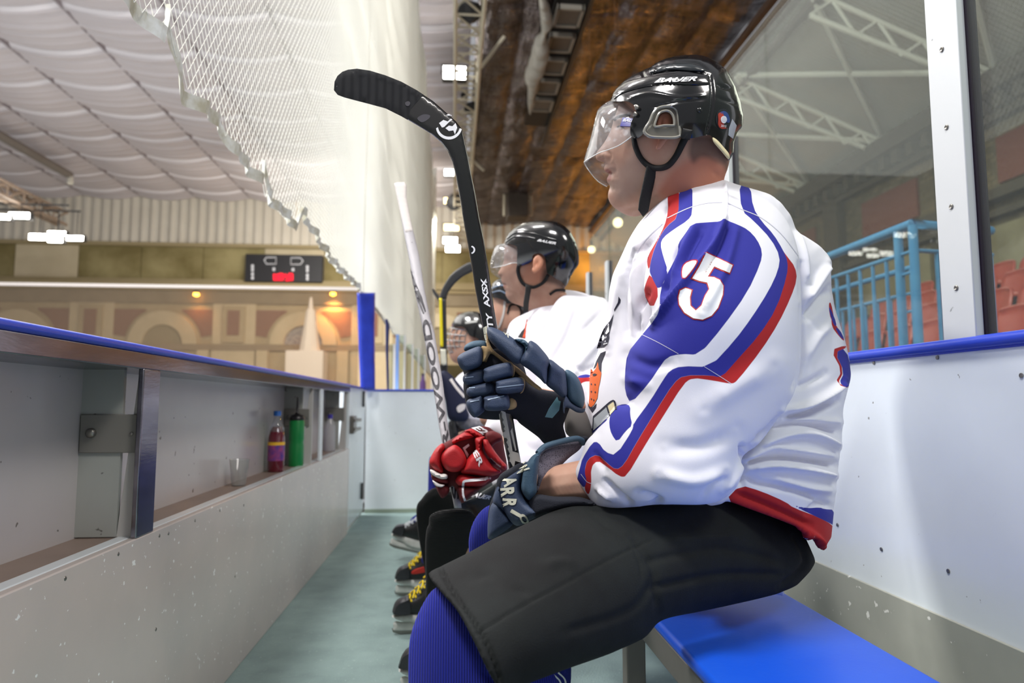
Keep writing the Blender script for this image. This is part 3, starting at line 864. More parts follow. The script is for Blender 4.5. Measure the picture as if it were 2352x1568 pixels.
# dark service strip in the foil with square heaters
st = thing('service_duct', 'dark recessed strip running through the foil ceiling', 'duct', (2.4, 16, 9.2))
box('strip', (2.02, 6, 9.14), (2.72, 19.6, 9.2), mat('strip_black', '#1b1a1a', .7), st)
box('rail', (2.72, 6, 9.05), (2.8, 21, 9.2), mat('strip_rail', '#2d2a28', .5), st)
for i in range(5):
    y = 13.7 + i * 1.08; n = ['nearest', 'second', 'third', 'fourth', 'farthest'][i]
    t = thing('heater_panel', f'{n} square grey heater panel in the dark ceiling strip', 'heater', (2.37, y, 9.1), 'square heater panels in the ceiling strip')
    box('panel', (2.1, y - .32, 9.06), (2.64, y + .32, 9.14), mat('heater_grey', '#5d5a55', .5, var=(20, .4)), t)
    f = MB(); 
    for a, b in (((2.1, y - .36), (2.64, y - .3)), ((2.1, y + .3), (2.64, y + .36)), ((2.08, y - .36), (2.14, y + .36)), ((2.6, y - .36), (2.66, y + .36))): f.box((a[0], a[1], 9.03), (b[0], b[1], 9.14))
    f.build('frame', mat('heater_frame', '#8f8b82', .4), t)
t = thing('ceiling_heater', 'dark box heater hanging at the far end of the foil ceiling', 'heater', P(1190, 440, 27))
a, b = P(1165, 500, 27), P(1212, 405, 27); box('heater_box', (a.x, 26.7, a.z), (b.x, 27.6, b.z), mat('heater_dark', '#3b342e', .6, var=(6, .5)), t, bevel=.03)
for px in (1158, 1220): MB().tube([P(px, 495, 27), P(px, 425, 27), P(px + 3, 380, 27)], .05, 6).build('hanger', M_trc, t)
# torn insulation
tor = [(1238, -30), (1262, 20), (1268, 55), (1254, 84), (1262, 118), (1250, 165), (1240, 182), (1230, 222), (1222, 246), (1218, 262), (1212, 240), (1212, 200), (1205, 175), (1216, 140), (1228, 95), (1243, 75), (1240, 30)]
def zmap(z0):
    def f(p, off):
        d = rays(p[:, 0], p[:, 1]); q = CE + d * ((z0 - CE[2]) / d[:, 2])[:, None]
        q[:, 2] += (off if np.ndim(off) else 0) - .03 * np.sin(p[:, 1] * .25); return q
    return f
o = puff('torn_lining', tor, None, mat('torn_white_lining', '#bcbab0', .8, var=(6, .5, '#98948a')), mapper=zmap(8.78), k=.012, s=5)
tag(o, 'ragged white strip of torn ceiling lining hanging beside the heater panels', 'torn lining')
# orange lamps under the foil: they give its copper glints
for i, (x, y, z, e_) in enumerate(((7.8, 28, 4.0, 210), (8.65, 24.3, 4.0, 230), (6.9, 31.2, 7.2, 60), (6.1, 31.2, 7.4, 45))):
    d = bpy.data.lights.new('sodium_lamp', 'POINT'); d.energy = e_; d.color = (1, .42, .06); d.shadow_soft_size = .16
    o = bpy.data.objects.new('sodium_lamp', d); COL.objects.link(o); o.location = (x, y, z)
for i, (px, py, Y) in enumerate(((1419, 511, 12), (1359, 573, 14))):
    c = P(px, py, Y); r = 11.5 * Y / FPX if i == 0 else 8.5 * Y / FPX
    t = thing('globe_lamp', ['round glowing lamp behind the glass beside the chin of the nearest player', 'smaller round glowing lamp behind the glass, lower left of the other globe'][i], 'lamp', c)
    MB().lathe([(r * math.sin(math.pi * k / 8) + .001, -r * math.cos(math.pi * k / 8)) for k in range(9)], c, 'z', 14).build('globe', emis('globe_glow', '#ffe6b0', 5), t, smooth=True)
    MB().tube([c + Vector((0, 0, r)), c + Vector((0, .0, r + .12))], r * .35, 8).build('cap', M_hous, t); MB().tube([c + Vector((0, 0, r)), (c.x, c.y, 9.25)], .004, 5).build('cord', M_hous, t)

# ================================================================ SAFETY NET
M_cord = bpy.data.materials.new('net_cord'); T_ = NT(M_cord)
_d = T_.n('ShaderNodeBsdfDiffuse'); _d.inputs[0].default_value = lin('#f8f8f2'); _t = T_.n('ShaderNodeBsdfTranslucent'); _t.inputs[0].default_value = lin('#f8f8f2'); _a = T_.n('ShaderNodeMixShader'); _a.inputs[0].default_value = .4
T_.l(_d.outputs[0], _a.inputs[1]); T_.l(_t.outputs[0], _a.inputs[2]); T_.l(_a.outputs[0], T_.out.inputs[0])
XN = -.76
def net_profile():   # hem line: (y, z) zigzag, rising slightly towards the camera
    pts = []
    for px, py in ((250, -60), (375, 25), (362, 92), (432, 232), (516, 296), (528, 342), (604, 376), (600, 420), (612, 450), (690, 486), (684, 528), (735, 560), (770, 610), (800, 640), (836, 672)):
        q = PX(px, py, XN); pts.append((q.y, q.z))
    return pts
HEM = net_profile()
hy = np.array([p[0] for p in HEM]); hz = np.array([p[1] for p in HEM])
o_ = np.argsort(hy); hy, hz = hy[o_], hz[o_]
def hem_z(y): return float(np.interp(y, hy, hz)) if y < 5.6 else 1.75
def net():
    V = []; F = []; y0, y1, z1 = 1.25, 24.0, 9.0
    def seg(a, b, r):
        d = (b - a).normalized(); u = Vector((1, 0, 0)); w = d.cross(u); n = len(V)
        for c in (a, b):
            for q in (u * r, w * r, -u * r, -w * r): V.append(c + q)
        for k in range(4): F.append((n + k, n + (k + 1) % 4, n + 4 + (k + 1) % 4, n + 4 + k))
    def sway(y, z): return XN + .018 * math.sin(y * 2.1) * min(1, (z - 1.7) / 2) + .02 * math.sin(y * .7 + z)
    pitch = .034
    for fam in (1, -1):
        c = -z1 * 1.02 if fam == 1 else 0
        lo, hi = (y0 - z1, y1) if fam == 1 else (y0, y1 + z1)
        for c in np.arange(lo, hi, pitch * 1.25):
            # line: y = c + fam * z * .8
            pts = []; z = 1.55
            while z <= z1 + .01:
                y = c + fam * z * .8
                if y0 <= y <= y1 and z >= hem_z(y): pts.append(Vector((sway(y, z), y, z)))
                z += .55 if len(pts) > 1 else .05
            for a, b in zip(pts[:-1], pts[1:]):
                seg(a, b, float(np.interp(a.y, [1.5, 2.4, 3.4, 5, 7, 9], [.0009, .0011, .0016, .0024, .0036, .0042])))
    return V, F
nt = thing('safety_net', 'white safety net hanging in front of the players bench', 'net', (XN, 8, 1.75))
v_, f_ = net(); o = mk('mesh_panel', v_, f_, M_cord, smooth=False); keep(o, nt)
# second layer further along (the net doubles past the bench) and the cloth hem
def hemband():
    V = []; F = []; ys = np.concatenate([np.linspace(1.25, 5.6, 220), np.linspace(5.7, 24, 40)])
    for i, y in enumerate(ys):
        z = hem_z(y); dx = .012 * math.sin(y * 19) + .01 * math.sin(y * 41)
        V += [(XN + dx, y, z - .012), (XN + dx + .006, y, z + .03), (XN + dx - .006, y, z + .03)]
    for i in range(len(ys) - 1):
        for k in range(3): F.append((i * 3 + k, i * 3 + (k + 1) % 3, i * 3 + 3 + (k + 1) % 3, i * 3 + 3 + k))
    return V, F
v_, f_ = hemband(); o = mk('hem', v_, f_, mat('hem_tape', '#b9b49c', .7, var=(14, .9, '#eef2ee')), smooth=False); keep(o, nt)
MB().tube([(XN + .02, 24, -.1), (XN + .02, 24, 9.3)], .06, 8).build('end_post', M_cord, nt)
MB().tube([(XN, YE + .1, 1.75), (XN, YE + .1, 9.2)], .008, 6).build('rope', M_cord, nt)

# ================================================================ BOARDS AND BENCH
ZT = .985; ZLED = .563; XB = -.845
lb = thing('rink_boards', 'long white board wall with a recessed bottle shelf and blue top edge', 'rink boards', (-.8, 2.5, 0))
y0, y1 = -.6, 4.73
box('lower_panel', (XL - .02, y0, 0), (XL, y1, ZLED), M_white_low, lb, bevel=.003)
box('ledge_lip', (XL - .055, y0, ZLED - .03), (XL - .02, y1, ZLED), M_white, lb, bevel=.004)
box('ledge', (XB, y0, ZLED - .03), (XL - .055, y1, ZLED - .003), M_ledge, lb)
box('back_panel', (XB - .02, y0, 0), (XB, y1, ZT - .01), mat('recess_plastic', '#bcb7b6', .22, speck=(34, .73, '#77736e'), var=(3, .3, '#aca6a5')), lb)
box('top_rail', (XB - .02, y0, ZT - .046), (XL, y1, ZT - .008), M_alu, lb, bevel=.003)
MB().tube([(XL - .002, y0, ZT), (XL - .002, y1, ZT)], .009, 10).build('blue_cap', M_blue_cap, lb, smooth=True)
box('blue_cap', (XB - .02, y0, ZT - .008), (XL - .002, y1, ZT + .006), M_blue_cap, lb, bevel=.003)
for k, (py0, py1) in enumerate(((1.612, 1.70), (3.70, 3.765), (4.69, 4.73), (-.1, -.02))):
    box('mullion', (XL - .012, py0, ZLED), (XL + .001, py1, ZT - .044), M_alu if k in (0, 3) else M_white, lb, bevel=.003)
def divider(y, full=True):
    box('divider', (XB, y, ZLED), (XL - .055, y + .012, ZT - .045), M_div, lb)
    V = [(XL - .055, y + .002, ZLED), (XL - .008, y + .002, ZLED), (XL - .008, y + .002, ZT - .045), (XL - .022, y + .002, ZT - .045)]
    V2 = [(a, b + .014, c) for a, b, c in V]
    MB().add(V + V2, [(0, 1, 2, 3), (7, 6, 5, 4), (0, 4, 5, 1), (1, 5, 6, 2), (2, 6, 7, 3), (3, 7, 4, 0)]).build('divider_wedge', mat('wedge_panel', '#b9b7b3', .4), lb)
    zc = .795
    br = box('bracket', (XB + .002, y - .006, zc - .045), (XL - .02, y, zc + .042), mat('bracket_grey', '#86847e', .42, .3), lb, bevel=.002)
    keep(MB().lathe([(.011, 0), (.011, -.006), (.007, -.01), (.001, -.011)], (XB + .028, y - .006, zc), 'y', 12).build('bolt', M_steel, None, smooth=True), lb).parent = br
    keep(MB().lathe([(.004, 0), (.004, -.003), (.001, -.004)], (XL - .03, y - .006, zc - .002), 'y', 10).build('bolt', M_steel, None), lb).parent = br
divider(1.64); divider(3.52); divider(4.62)
scr = [(540, 1323), (150, 1328), (358, 1445), (366, 1230), (387, 1225), (448, 1195), (505, 1172), (560, 1160), (272, 1272)]
for px, py in scr:
    q = PX(px, py, XL); MB().lathe([(.0001, .001), (.0035, .001), (.0045, 0), (.0045, -.003)][::-1], (XL, q.y, q.z), 'x', 10).build('screw', M_steel, lb, smooth=True)
# gate panel at the far end with its latch
gt = thing('bench_gate', 'white gate panel at the far end of the board wall with a metal latch', 'gate', (-.72, 5.1, 0))
box('gate_panel', (XL - .04, 4.74, .03), (XL, 5.5, ZT - .01), M_white, gt, bevel=.004)
box('gate_cap', (XL - .045, 4.74, ZT - .01), (XL + .004, 5.5, ZT + .006), M_blue_cap, gt, bevel=.003)
lt = box('latch', (XL, 4.72, .66), (XL + .03, 4.86, .78), M_steel, gt, bevel=.006)
for z in (.69, .75): MB().tube([(XL + .03, 4.7, z), (XL + .045, 4.9, z)], .012, 8).build('latch_bolt', M_steel, gt, smooth=True)
for z in (.2, .9): MB().box((XL, 5.36, z - .06), (XL + .012, 5.4, z + .06)).build('hinge', M_dark, gt)

ew = box('wall_bench_end', (XL, YE, 0), (XR, YE + .05, .965), M_white); struct(ew, 'white board wall closing the far end of the bench')
box('wall_cap', (XL, YE - .01, .965), (XR, YE + .06, .98), M_blue_cap, ew, bevel=.003)
box('kick_plate', (XL + .002, YE - .004, 0), (XR, YE, .03), mat('mossy_kick', '#8f9c8c', .6), ew)
rw = box('wall_right', (XR, -2.0, 0), (XR + .05, YE, .965), M_white); struct(rw, 'white glossy board wall behind the bench')
MB().tube([(XR - .002, -2, .978), (XR - .002, YE, .978)], .013, 10).build('wall_cap', M_blue_cap, rw, smooth=True)
box('wall_cap', (XR - .004, -2, .962), (XR + .06, YE, .976), M_blue_cap, rw)
box('kick_plate', (XR - .006, -2, 0), (XR, YE, .43), M_lower, rw, bevel=.002)  # grey-beige strip along the lower part of the wall
for px, py in ((2025, 1261), (2179, 1311), (2154, 821), (2008, 833), (2347, 862), (1924, 1205)):
    q = PX(px, py, XR); MB().lathe([(.0045, 0), (.0045, -.0015), (.003, -.002), (.0001, -.0012)], (XR - .0005, q.y, q.z), 'x', 10).build('screw', M_steel, rw, smooth=True)

# glass above the right boards with its posts
ys = [5.03, 4.38, 3.4, 2.38, 1.255, .1, -1.2]
for i in range(len(ys) - 1):
    a, b = ys[i + 1], ys[i]
    gp = box(f'window_{i + 1}', (XR + .016, a + .006, .976), (XR + .028, b - .006, 2.1 if i else 2.1), M_glass); struct(gp, 'tall clear glass pane standing on the right board wall')
def post(y, w, h, label):
    t = thing('glass_post', label, 'post', (XR, y, .976), 'white posts between the glass panes')
    box('post_face', (XR - .006, y - w / 2, .976), (XR + .012, y + w / 2, h), M_post, t, bevel=.002)
    box('gasket', (XR + .012, y - w / 2 - .006, .976), (XR + .032, y - w / 2 + .004, h), mat('gasket_black', '#1b1020', .5), t)
    for k in range(4):
        z = 1.09 + k * .165
        if z < h: MB().lathe([(.0055, 0), (.0055, -.0015), (.004, -.0025), (.0001, -.001)], (XR - .006, y, z), 'x', 10).build('screw', M_steel, t, smooth=True)
post(1.262, .088, 1.85, 'wide white metal post with screws at the right edge')
post(2.38, .055, 1.84, 'white post right behind the helmet of the nearest player')
post(3.4, .05, 1.84, 'white post hidden by the nearest player')
post(4.38, .06, 1.80, 'white post left of the chin of the nearest player')
post(5.03, .06, 1.85, 'farthest white post on the right board wall')

# blue padding on the end corner of the boards
V = []
pad = puff('corner_pad', [(820, 672), (862, 672), (861, 760), (862, 896), (828, 897), (824, 800)], [(840, 700, 5.55), (845, 890, 5.5), (862, 800, 5.58)], mat('blue_vinyl', '#2438a8', .35, var=(6, .6, '#3550d8'), bump=(8, .6), bdist=.01), round_r=6, k=.05, smooth=False, s=4)
tag(pad, 'tall blue padded cover on the corner post at the end of the boards', 'pad')

# --- bench
bn = thing('bench', 'long players bench with a blue seat board on a grey metal frame', 'bench', (.57, 2.2, 0))
BX0, BX1, BZ = .396, .745, .44
M_bblue = mat('blue_bench_plastic', '#0d52d6', .42, var=(5, .35, '#2a66dd'), speck=(14, .74, '#5b3f8a'), bump=(90, .12))
box('seat', (BX0, -.8, BZ - .022), (BX1, 5.2, BZ), M_bblue, bn, bevel=.009)
M_frame = mat('grey_painted_steel', '#77736c', .5, .2, var=(6, .4))
box('front_rail', (BX0 + .005, -.8, BZ - .075), (BX0 + .03, 5.2, BZ - .023), M_frame, bn, bevel=.003)
box('back_rail', (BX1 - .035, -.8, BZ - .075), (BX1 - .01, 5.2, BZ - .023), M_frame, bn, bevel=.003)
for y in (.35, 1.62, 2.9, 4.2, 5.1):
    for x in (BX0 + .01, BX1 - .06):
        box('leg', (x, y, 0), (x + .045, y + .045, BZ - .07), M_frame, bn, bevel=.003)
    box('cross_bar', (BX0 + .02, y + .005, .09), (BX1 - .02, y + .035, .12), M_frame, bn)

# --- things on the shelf
def bottle(c, prof, m, name='bottle_body', par=None): return keep(MB().lathe(prof, c, 'z', 20).build(name, m, None, smooth=True), par)
cz = ZLED - .003
c = Vector((-.80, 3.02, cz)); t = thing('drink_bottle', 'plastic bottle of red drink with blue cap and purple label', 'bottle', c)
c = PX(633, 1080, -.79); c.z = cz; t.location = c
s = c.y / FPX
bottle(c, [(.001, 0), (.033, .001), (.036, .01), (.036, .15), (.030, .178), (.018, .20)], mat('red_drink', '#5e0f22', .12, coat=.6), 'bottle_body', t)
bottle(c, [(.0185, .198), (.030, .176), (.0335, .186), (.025, .21), (.015, .235), (.014, .25)], glassy('clear_plastic', '#e8e8f0', .05, .12), 'bottle_neck', t)
bottle(c, [(.0165, .248), (.0165, .268), (.015, .27), (.001, .27)], mat('blue_cap_plastic', '#1f5fb0', .35), 'cap', t)
bottle(c, [(.0366, .05), (.0368, .05), (.0368, .118), (.0366, .118)], mat('purple_label', '#4b2f86', .35, var=(30, .8, '#b04a70')), 'label', t)
bottle(c, [(.0368, .118), (.0372, .118), (.0372, .132), (.0368, .132)], mat('yellow_label', '#e3b32a', .4), 'label_band', t)
c = P(697, 1060, 3.44); c.z = cz; c.x = -.763; t = thing('squeeze_bottle', 'green squeeze bottle with black lid and long spout', 'bottle', c)
bottle(c, [(.001, 0), (.034, .001), (.036, .012), (.036, .10), (.033, .115), (.036, .13), (.036, .215), (.034, .222)], mat('green_plastic', '#0c7a3a', .35), 'bottle_body', t)
bottle(c, [(.036, .222), (.037, .232), (.03, .245), (.012, .252), (.006, .262), (.004, .335), (.001, .335)], mat('black_plastic', '#141216', .35), 'lid', t)
c = PX(757, 1022, -.79); c.z = cz; t = thing('drink_bottle', 'bottle with purple cap half hidden behind the second shelf divider', 'bottle', c)
bottle(c, [(.001, 0), (.033, .001), (.035, .01), (.035, .15), (.028, .175), (.014, .21)], glassy('pale_plastic', '#d8d0e0', .1, .35), 'bottle_body', t)
bottle(c, [(.016, .208), (.016, .235), (.001, .236)], mat('purple_cap', '#3a2f9a', .35), 'cap', t)
c = PX(548, 1112, -.79); c.z = cz
cup = MB().lathe([(.024, 0), (.025, .002), (.034, .095), (.036, .097), (.035, .095), (.024, .004), (.001, .003)], c, 'z', 20).build('plastic_cup', glassy('cup_plastic', '#f2f2f2', .05, .1), None, smooth=True)
tag(cup, 'empty clear plastic cup standing on the shelf left of the red drink bottle', 'cup')

# ================================================================ BEYOND THE END OF THE BENCH
def strut(px, py0, py1, Y, w, m, name, label, cat):
    a, b = P(px, py1, Y), P(px, py0, Y); k = w * Y / FPX / 2
    return tag(box(name, (a.x - k, Y, a.z), (a.x + k, Y + .04, b.z), m), label, cat)
M_bpost = mat('light_blue_post', '#7fa3e0', .4)
strut(911, 768, 898, 7.5, 7, M_bpost, 'blue_post', 'thin light blue post beyond the end of the bench', 'post')
M_b2 = None
nb = thing('far_bench_glass', 'row of glass panes around the next bench beyond the end wall', 'glass screen', P(945, 895, 8.5))
box('board_base', (-.8, 7.3, -.13), (.1, 11, P(971, 899, 8).z), M_white, nb)
for i, (x0, x1, yt) in enumerate(((893, 906, 790), (915, 930, 770), (932, 948, 790), (950, 962, 800), (963, 976, 815))):
    a, b = P(x0, 898, 8 + i * .6), P(x1, yt, 8 + i * .6)
    box('pane', (a.x, 8 + i * .6, a.z), (b.x, 8.02 + i * .6, b.z), M_glass, nb)
    box('pane_edge', (b.x - .01, 7.99 + i * .6, a.z), (b.x + .01, 8.03 + i * .6, b.z), M_post, nb)
t = MB().tube([P(887, 733, 6.4), P(890, 745, 6.4), P(889, 800, 6.4), P(891, 892, 6.4), P(891, 1140, 6.4)], [.012, .02, .014, .01, .01], 8).build('hanging_strap', mat('navy_strap', '#252c5c', .6), None, smooth=True)
tag(t, 'dark navy strap hanging beside the blue corner pad', 'strap')
t = thing('drink_bottle', 'small purple bottle standing beyond the end wall', 'bottle', P(971, 897, 8))
c = P(971, 899, 8); bottle(c, [(.001, 0), (.03, 0), (.035, .02), (.035, .1), (.02, .14), (.014, .19), (.001, .19)], mat('purple_plastic', '#5a3a72', .4), 'bottle_body', t)
bottle(c, [(.018, .185), (.018, .21), (.001, .211)], mat('purple_lid', '#2e2240', .4), 'cap', t)
ob = box('far_rink_boards', (-1.02, 5.7, -.1), (-.9, 26, .98), M_white); tag(ob, 'white rink boards running on past the end of the bench', 'rink boards')
o = box('board_cap', (-1.03, 5.7, .98), (-.89, 26, .995), M_blue_cap, ob)
# dark stands behind the far players
ds = box('wall_stand', (-.3, 13.0, -.1), (3.0, 13.2, 1.6), mat('dark_olive_wall', '#5b5030', .8, var=(1.5, .6, '#76683c'))); struct(ds)

# --- light blue guard rails
M_rail = mat('blue_rail_paint', '#3c80b0', .38, var=(9, .35, '#5a9cc4'))
def railing(x, ya, yb, ztop, zin, zbot, label, step=.13, far=None, posts=True, rt=.028):
    t = thing('guard_rail', label, 'railing', (x, (ya + yb) / 2, zbot), None)
    c = [(x, yb, ztop), (x, ya, ztop)]
    if far: c.append(far)
    MB().tube(c, rt, 12).build('handrail', M_rail, t, smooth=True)
    MB().tube([(x, yb, zin), (x, ya + .12, zin)], .014, 8).build('upper_bar', M_rail, t, smooth=True)
    MB().tube([(x, yb, zbot + .1), (x, ya + .12, zbot + .1)], .014, 8).build('lower_bar', M_rail, t, smooth=True)
    y = ya + .25
    while y < yb:
        MB().tube([(x, y, zbot + .1), (x, y, zin)], .011, 6).build('baluster', M_rail, t, smooth=True); y += step
    for yp in ((ya, ya + .13, yb) if posts else (ya, yb)): MB().tube([(x, yp, zbot), (x, yp, ztop - .01)], .026, 10).build('post', M_rail, t, smooth=True)
    for z in (zin - .0, zin - .12): MB().tube([(x, ya, z), (x, ya + .13, z)], .010, 6).build('tie_bar', M_rail, t)
    if far:
        f = Vector(far); a = Vector((x, ya, ztop)); dz = Vector((0, 0, ztop - zin))
        MB().tube([a - dz, f - dz], .013, 8).build('upper_bar', M_rail, t, smooth=True)
        for k in (.27, .52, .78, .98):
            q = a.lerp(f, k); MB().tube([(q.x, q.y, zbot), (q.x, q.y, q.z - (ztop - zin))], .012, 6).build('baluster', M_rail, t, smooth=True)
    return t
ft = P(2275, 530, 3.95)
railing(2.6, 3.61, 7.2, 1.885, 1.73, .6, 'light blue guard rail with a bent handrail in front of the red seats', .135, (ft.x, ft.y, ft.z))
railing(3.05, 4.25, 8.2, 1.77, 1.60, .6, 'second light blue guard rail behind the bent one', .15, rt=.02)
# --- red seats on steps
M_seat = mat('red_seat_plastic', '#a8402c', .3, var=(2, .3, '#8f3424'))
M_seatd = mat('seat_bracket', '#2a211f', .6)
steps = MB()
for i in range(6): steps.box((3.35 + i * .8, 3.2, -.12), (4.15 + i * .8, 13, .62 + i * .34))
so = steps.build('floor_steps', mat('step_concrete', '#3d3733', .8)); struct(so, 'dark concrete steps under the red seats')
def seat_geo():
    V, F = [], []; prof = [(-.22, .40), (-.2, .43), (-.05, .425), (.1, .41), (.17, .45), (.2, .56), (.23, .70), (.25, .78), (.235, .80)]
    n = 9
    for j, (x, z) in enumerate(prof):
        for k in range(n):
            t = k / (n - 1) * 2 - 1; w = .215 * (1 - .12 * (j > 6) * (j - 6)); cup = .035 * t * t
            V.append((x - cup * (1 if j > 4 else 0), t * w, z + cup * (1 if j <= 4 else -(.6 if j > 6 else 0))))
    for j in range(len(prof) - 1):
        for k in range(n - 1): F.append((j * n + k, j * n + k + 1, (j + 1) * n + k + 1, (j + 1) * n + k))
    return V, F
sv, sf = seat_geo()
seat0 = None; rows = ['front row', 'second row', 'third row', 'fourth row', 'fifth row']
ordn = ['nearest', 'second', 'third', 'fourth', 'fifth', 'sixth', 'seventh', 'eighth', 'ninth', 'tenth', 'eleventh', 'twelfth']
for i in range(5):
    for j in range(12):
        y = 3.75 + j * .5 + .12 * i; x = 3.75 + i * .8; z = .62 + i * .34 - .05
        lab = f'red plastic stadium seat, {ordn[j]} along the {rows[i]} behind the blue rails'
        if seat0 is None:
            seat0 = thing('stadium_seat', lab, 'seat', (x, y, z), 'red seats on the steps')
            o = mk('seat_shell', sv, sf, M_seat); sol = o.modifiers.new('s', 'SOLIDIFY'); sol.thickness = .02; o.parent = seat0
            o = MB().box((.0, -.03, .05), (.06, .03, .42)).build('seat_bracket', M_seatd); o.parent = seat0
        else:
            r = seat0.copy(); COL.objects.link(r); r.location = (x, y, z); r['label'] = lab
            for ch in list(seat0.children):
                k = ch.copy(); COL.objects.link(k); k.parent = r
# ================================================================ PLAYERS
M_skin = mat('skin', '#c39a84', .5, var=(24, .45, '#b07a66'), bump=(260, .12), spec=.4, bdist=.001)
M_jersey = mat('white_jersey', '#e6e4ec', .85, bump=(900, .25), sheen=.0, bdist=.0006)
BLUE, RED = '#24268f', '#ac1519'
M_black = mat('black_shell', '#0b0c0e', .16, coat=.5, bump=(120, .05))
M_blackm = mat('matt_black', '#101012', .55)
M_navy = mat('navy_glove', '#2f3c55', .62, bump=(500, .35), sheen=0, var=(40, .35, '#3c4c68'))
M_navyd = mat('dark_glove_cloth', '#171a26', .85, bump=(500, .4))
M_teal = mat('slate_glove_trim', '#3a5468', .65, bump=(500, .3))
M_tan = mat('tan_glove_palm', '#a58a62', .8, bump=(300, .4))
M_silver = mat('silver_print', '#d9d8c6', .4)
M_whitep = mat('white_print', '#eeeef0', .5)
M_redp = mat('red_print', RED, .6)
M_bluep = mat('blue_print', '#2c2f9a', .6)
M_short = mat('black_shorts', '#141415', .85, spec=.2, bump=(420, .35), var=(7, .6, '#212525'), speck=(7, .74, '#50565a'))
M_sock = mat('blue_knit', '#1626a8', .9, bump=(0, .8), lines=('X', 85, .0), bdist=.004, rib='#0d1670')
M_sockb = mat('black_knit', '#161618', .95, bump=(0, .9), lines=('Z', 80, .0), bdist=.004, rib='#0b0b0c')
M_visor = glassy('visor_plastic', '#f0f1f2', .03, .08, 1.45, '#f2f2f4', dens=.30)
def band(pts, w):
    p = np.array(catmull(pts, 5)); t = np.gradient(p, axis=0); t /= np.maximum(np.linalg.norm(t, axis=1), 1e-9)[:, None]
    n = np.stack([-t[:, 1], t[:, 0]], 1); w = np.interp(np.linspace(0, 1, len(p)), np.linspace(0, 1, len(w)), w)[:, None] if isinstance(w, (list, tuple)) else w
    return [tuple(q) for q in (p + n * w)] + [tuple(q) for q in (p - n * w)[::-1]]
def stripp(a, b): return list(a) + list(b)[::-1]
def body_of(name, parent, head, chains, voxel, extra=(), m=None):
    V, F = head; V = [tuple(x) for x in V]; F = list(F)
    for c in chains:
        v, f = balls(c); n = len(V); V += [tuple(x) for x in v]; F += [tuple(i + n for i in q) for q in f]
    for v, f in extra:
        n = len(V); V += [tuple(x) for x in v]; F += [tuple(i + n for i in q) for q in f]
    o = mk(name, V, F, m or M_skin); remeshed(o, voxel, 3, .5); keep(o, parent); return o

# ---------------------------------------------------------------- nearest player
p1 = thing('person', 'player in white, blue and red number 35 jersey and black helmet, nearest on bench', 'person', (.6, 1.35, .44))
HY = [(1380, 360, 1.405), (1550, 330, 1.34), (1700, 300, 1.285), (1560, 470, 1.365), (1620, 600, 1.40)]
head1 = Z1([(600, 430), (548, 560), (522, 640), (503, 700), (478, 760), (440, 822), (395, 878), (386, 905), (392, 935), (415, 948), (450, 956), (458, 968), (449, 1000), (452, 1018), (464, 1032), (490, 1040), (478, 1062), (470, 1085), (474, 1108), (490, 1128), (492, 1145), (482, 1175), (480, 1215), (490, 1250), (520, 1290), (580, 1335), (640, 1360), (700, 1362), (745, 1345), (775, 1340), (760, 1420), (740, 1560), (900, 1650), (1200, 1650), (1400, 1500), (1380, 1250), (1350, 1100), (1378, 1000), (1400, 900), (1420, 780), (1430, 620), (1390, 430), (1280, 300), (1100, 240), (900, 250), (720, 310)])
hv = puff_geo(head1, HY, k=.80, s=3.2, n=46)
ear1 = puff_geo(Z1([(845, 700), (850, 640), (868, 590), (905, 572), (945, 582), (968, 620), (965, 690), (950, 750), (915, 800), (870, 860), (838, 866), (836, 840), (850, 800)]), lambda p: np.full(len(p), 1.247), k=.6, cap=.012, s=3)
arm = [(tuple(P(1650, 560, 1.24)), .055), (tuple(P(1640, 960, 1.19)), .046), (tuple(P(1420, 1095, 1.22)), .045), (tuple(P(1290, 1112, 1.262)), .037), (tuple(P(1215, 1135, 1.30)), .026), (tuple(P(1175, 1170, 1.31)), .02)]
arm2 = [(tuple(P(1560, 560, 1.52)), .055), (tuple(P(1500, 930, 1.60)), .045), (tuple(P(1330, 935, 1.45)), .026), (tuple(P(1210, 905, 1.36)), .018), (tuple(P(1130, 890, 1.338)), .018)]
leg1 = [(tuple(P(1690, 1270, 1.34)), .055), (tuple(P(1130, 1430, 1.05)), .055), (tuple(P(1100, 1750, 1.06)), .045), (tuple(P(1090, 2110, 1.05)), .035)]
leg2 = [(tuple(P(1680, 1220, 1.50)), .06), (tuple(P(1165, 1235, 1.61)), .038), (tuple(P(1265, 1560, 1.72)), .024)]
trunk = [(tuple(P(1700, 1220, 1.42)), .075), (tuple(P(1720, 950, 1.42)), .12), (tuple(P(1650, 640, 1.40)), .10), (tuple(P(1610, 510, 1.39)), .05)]
body1 = body_of('body', p1, hv, [trunk, arm, arm2, leg1, leg2], .0026, [ear1])
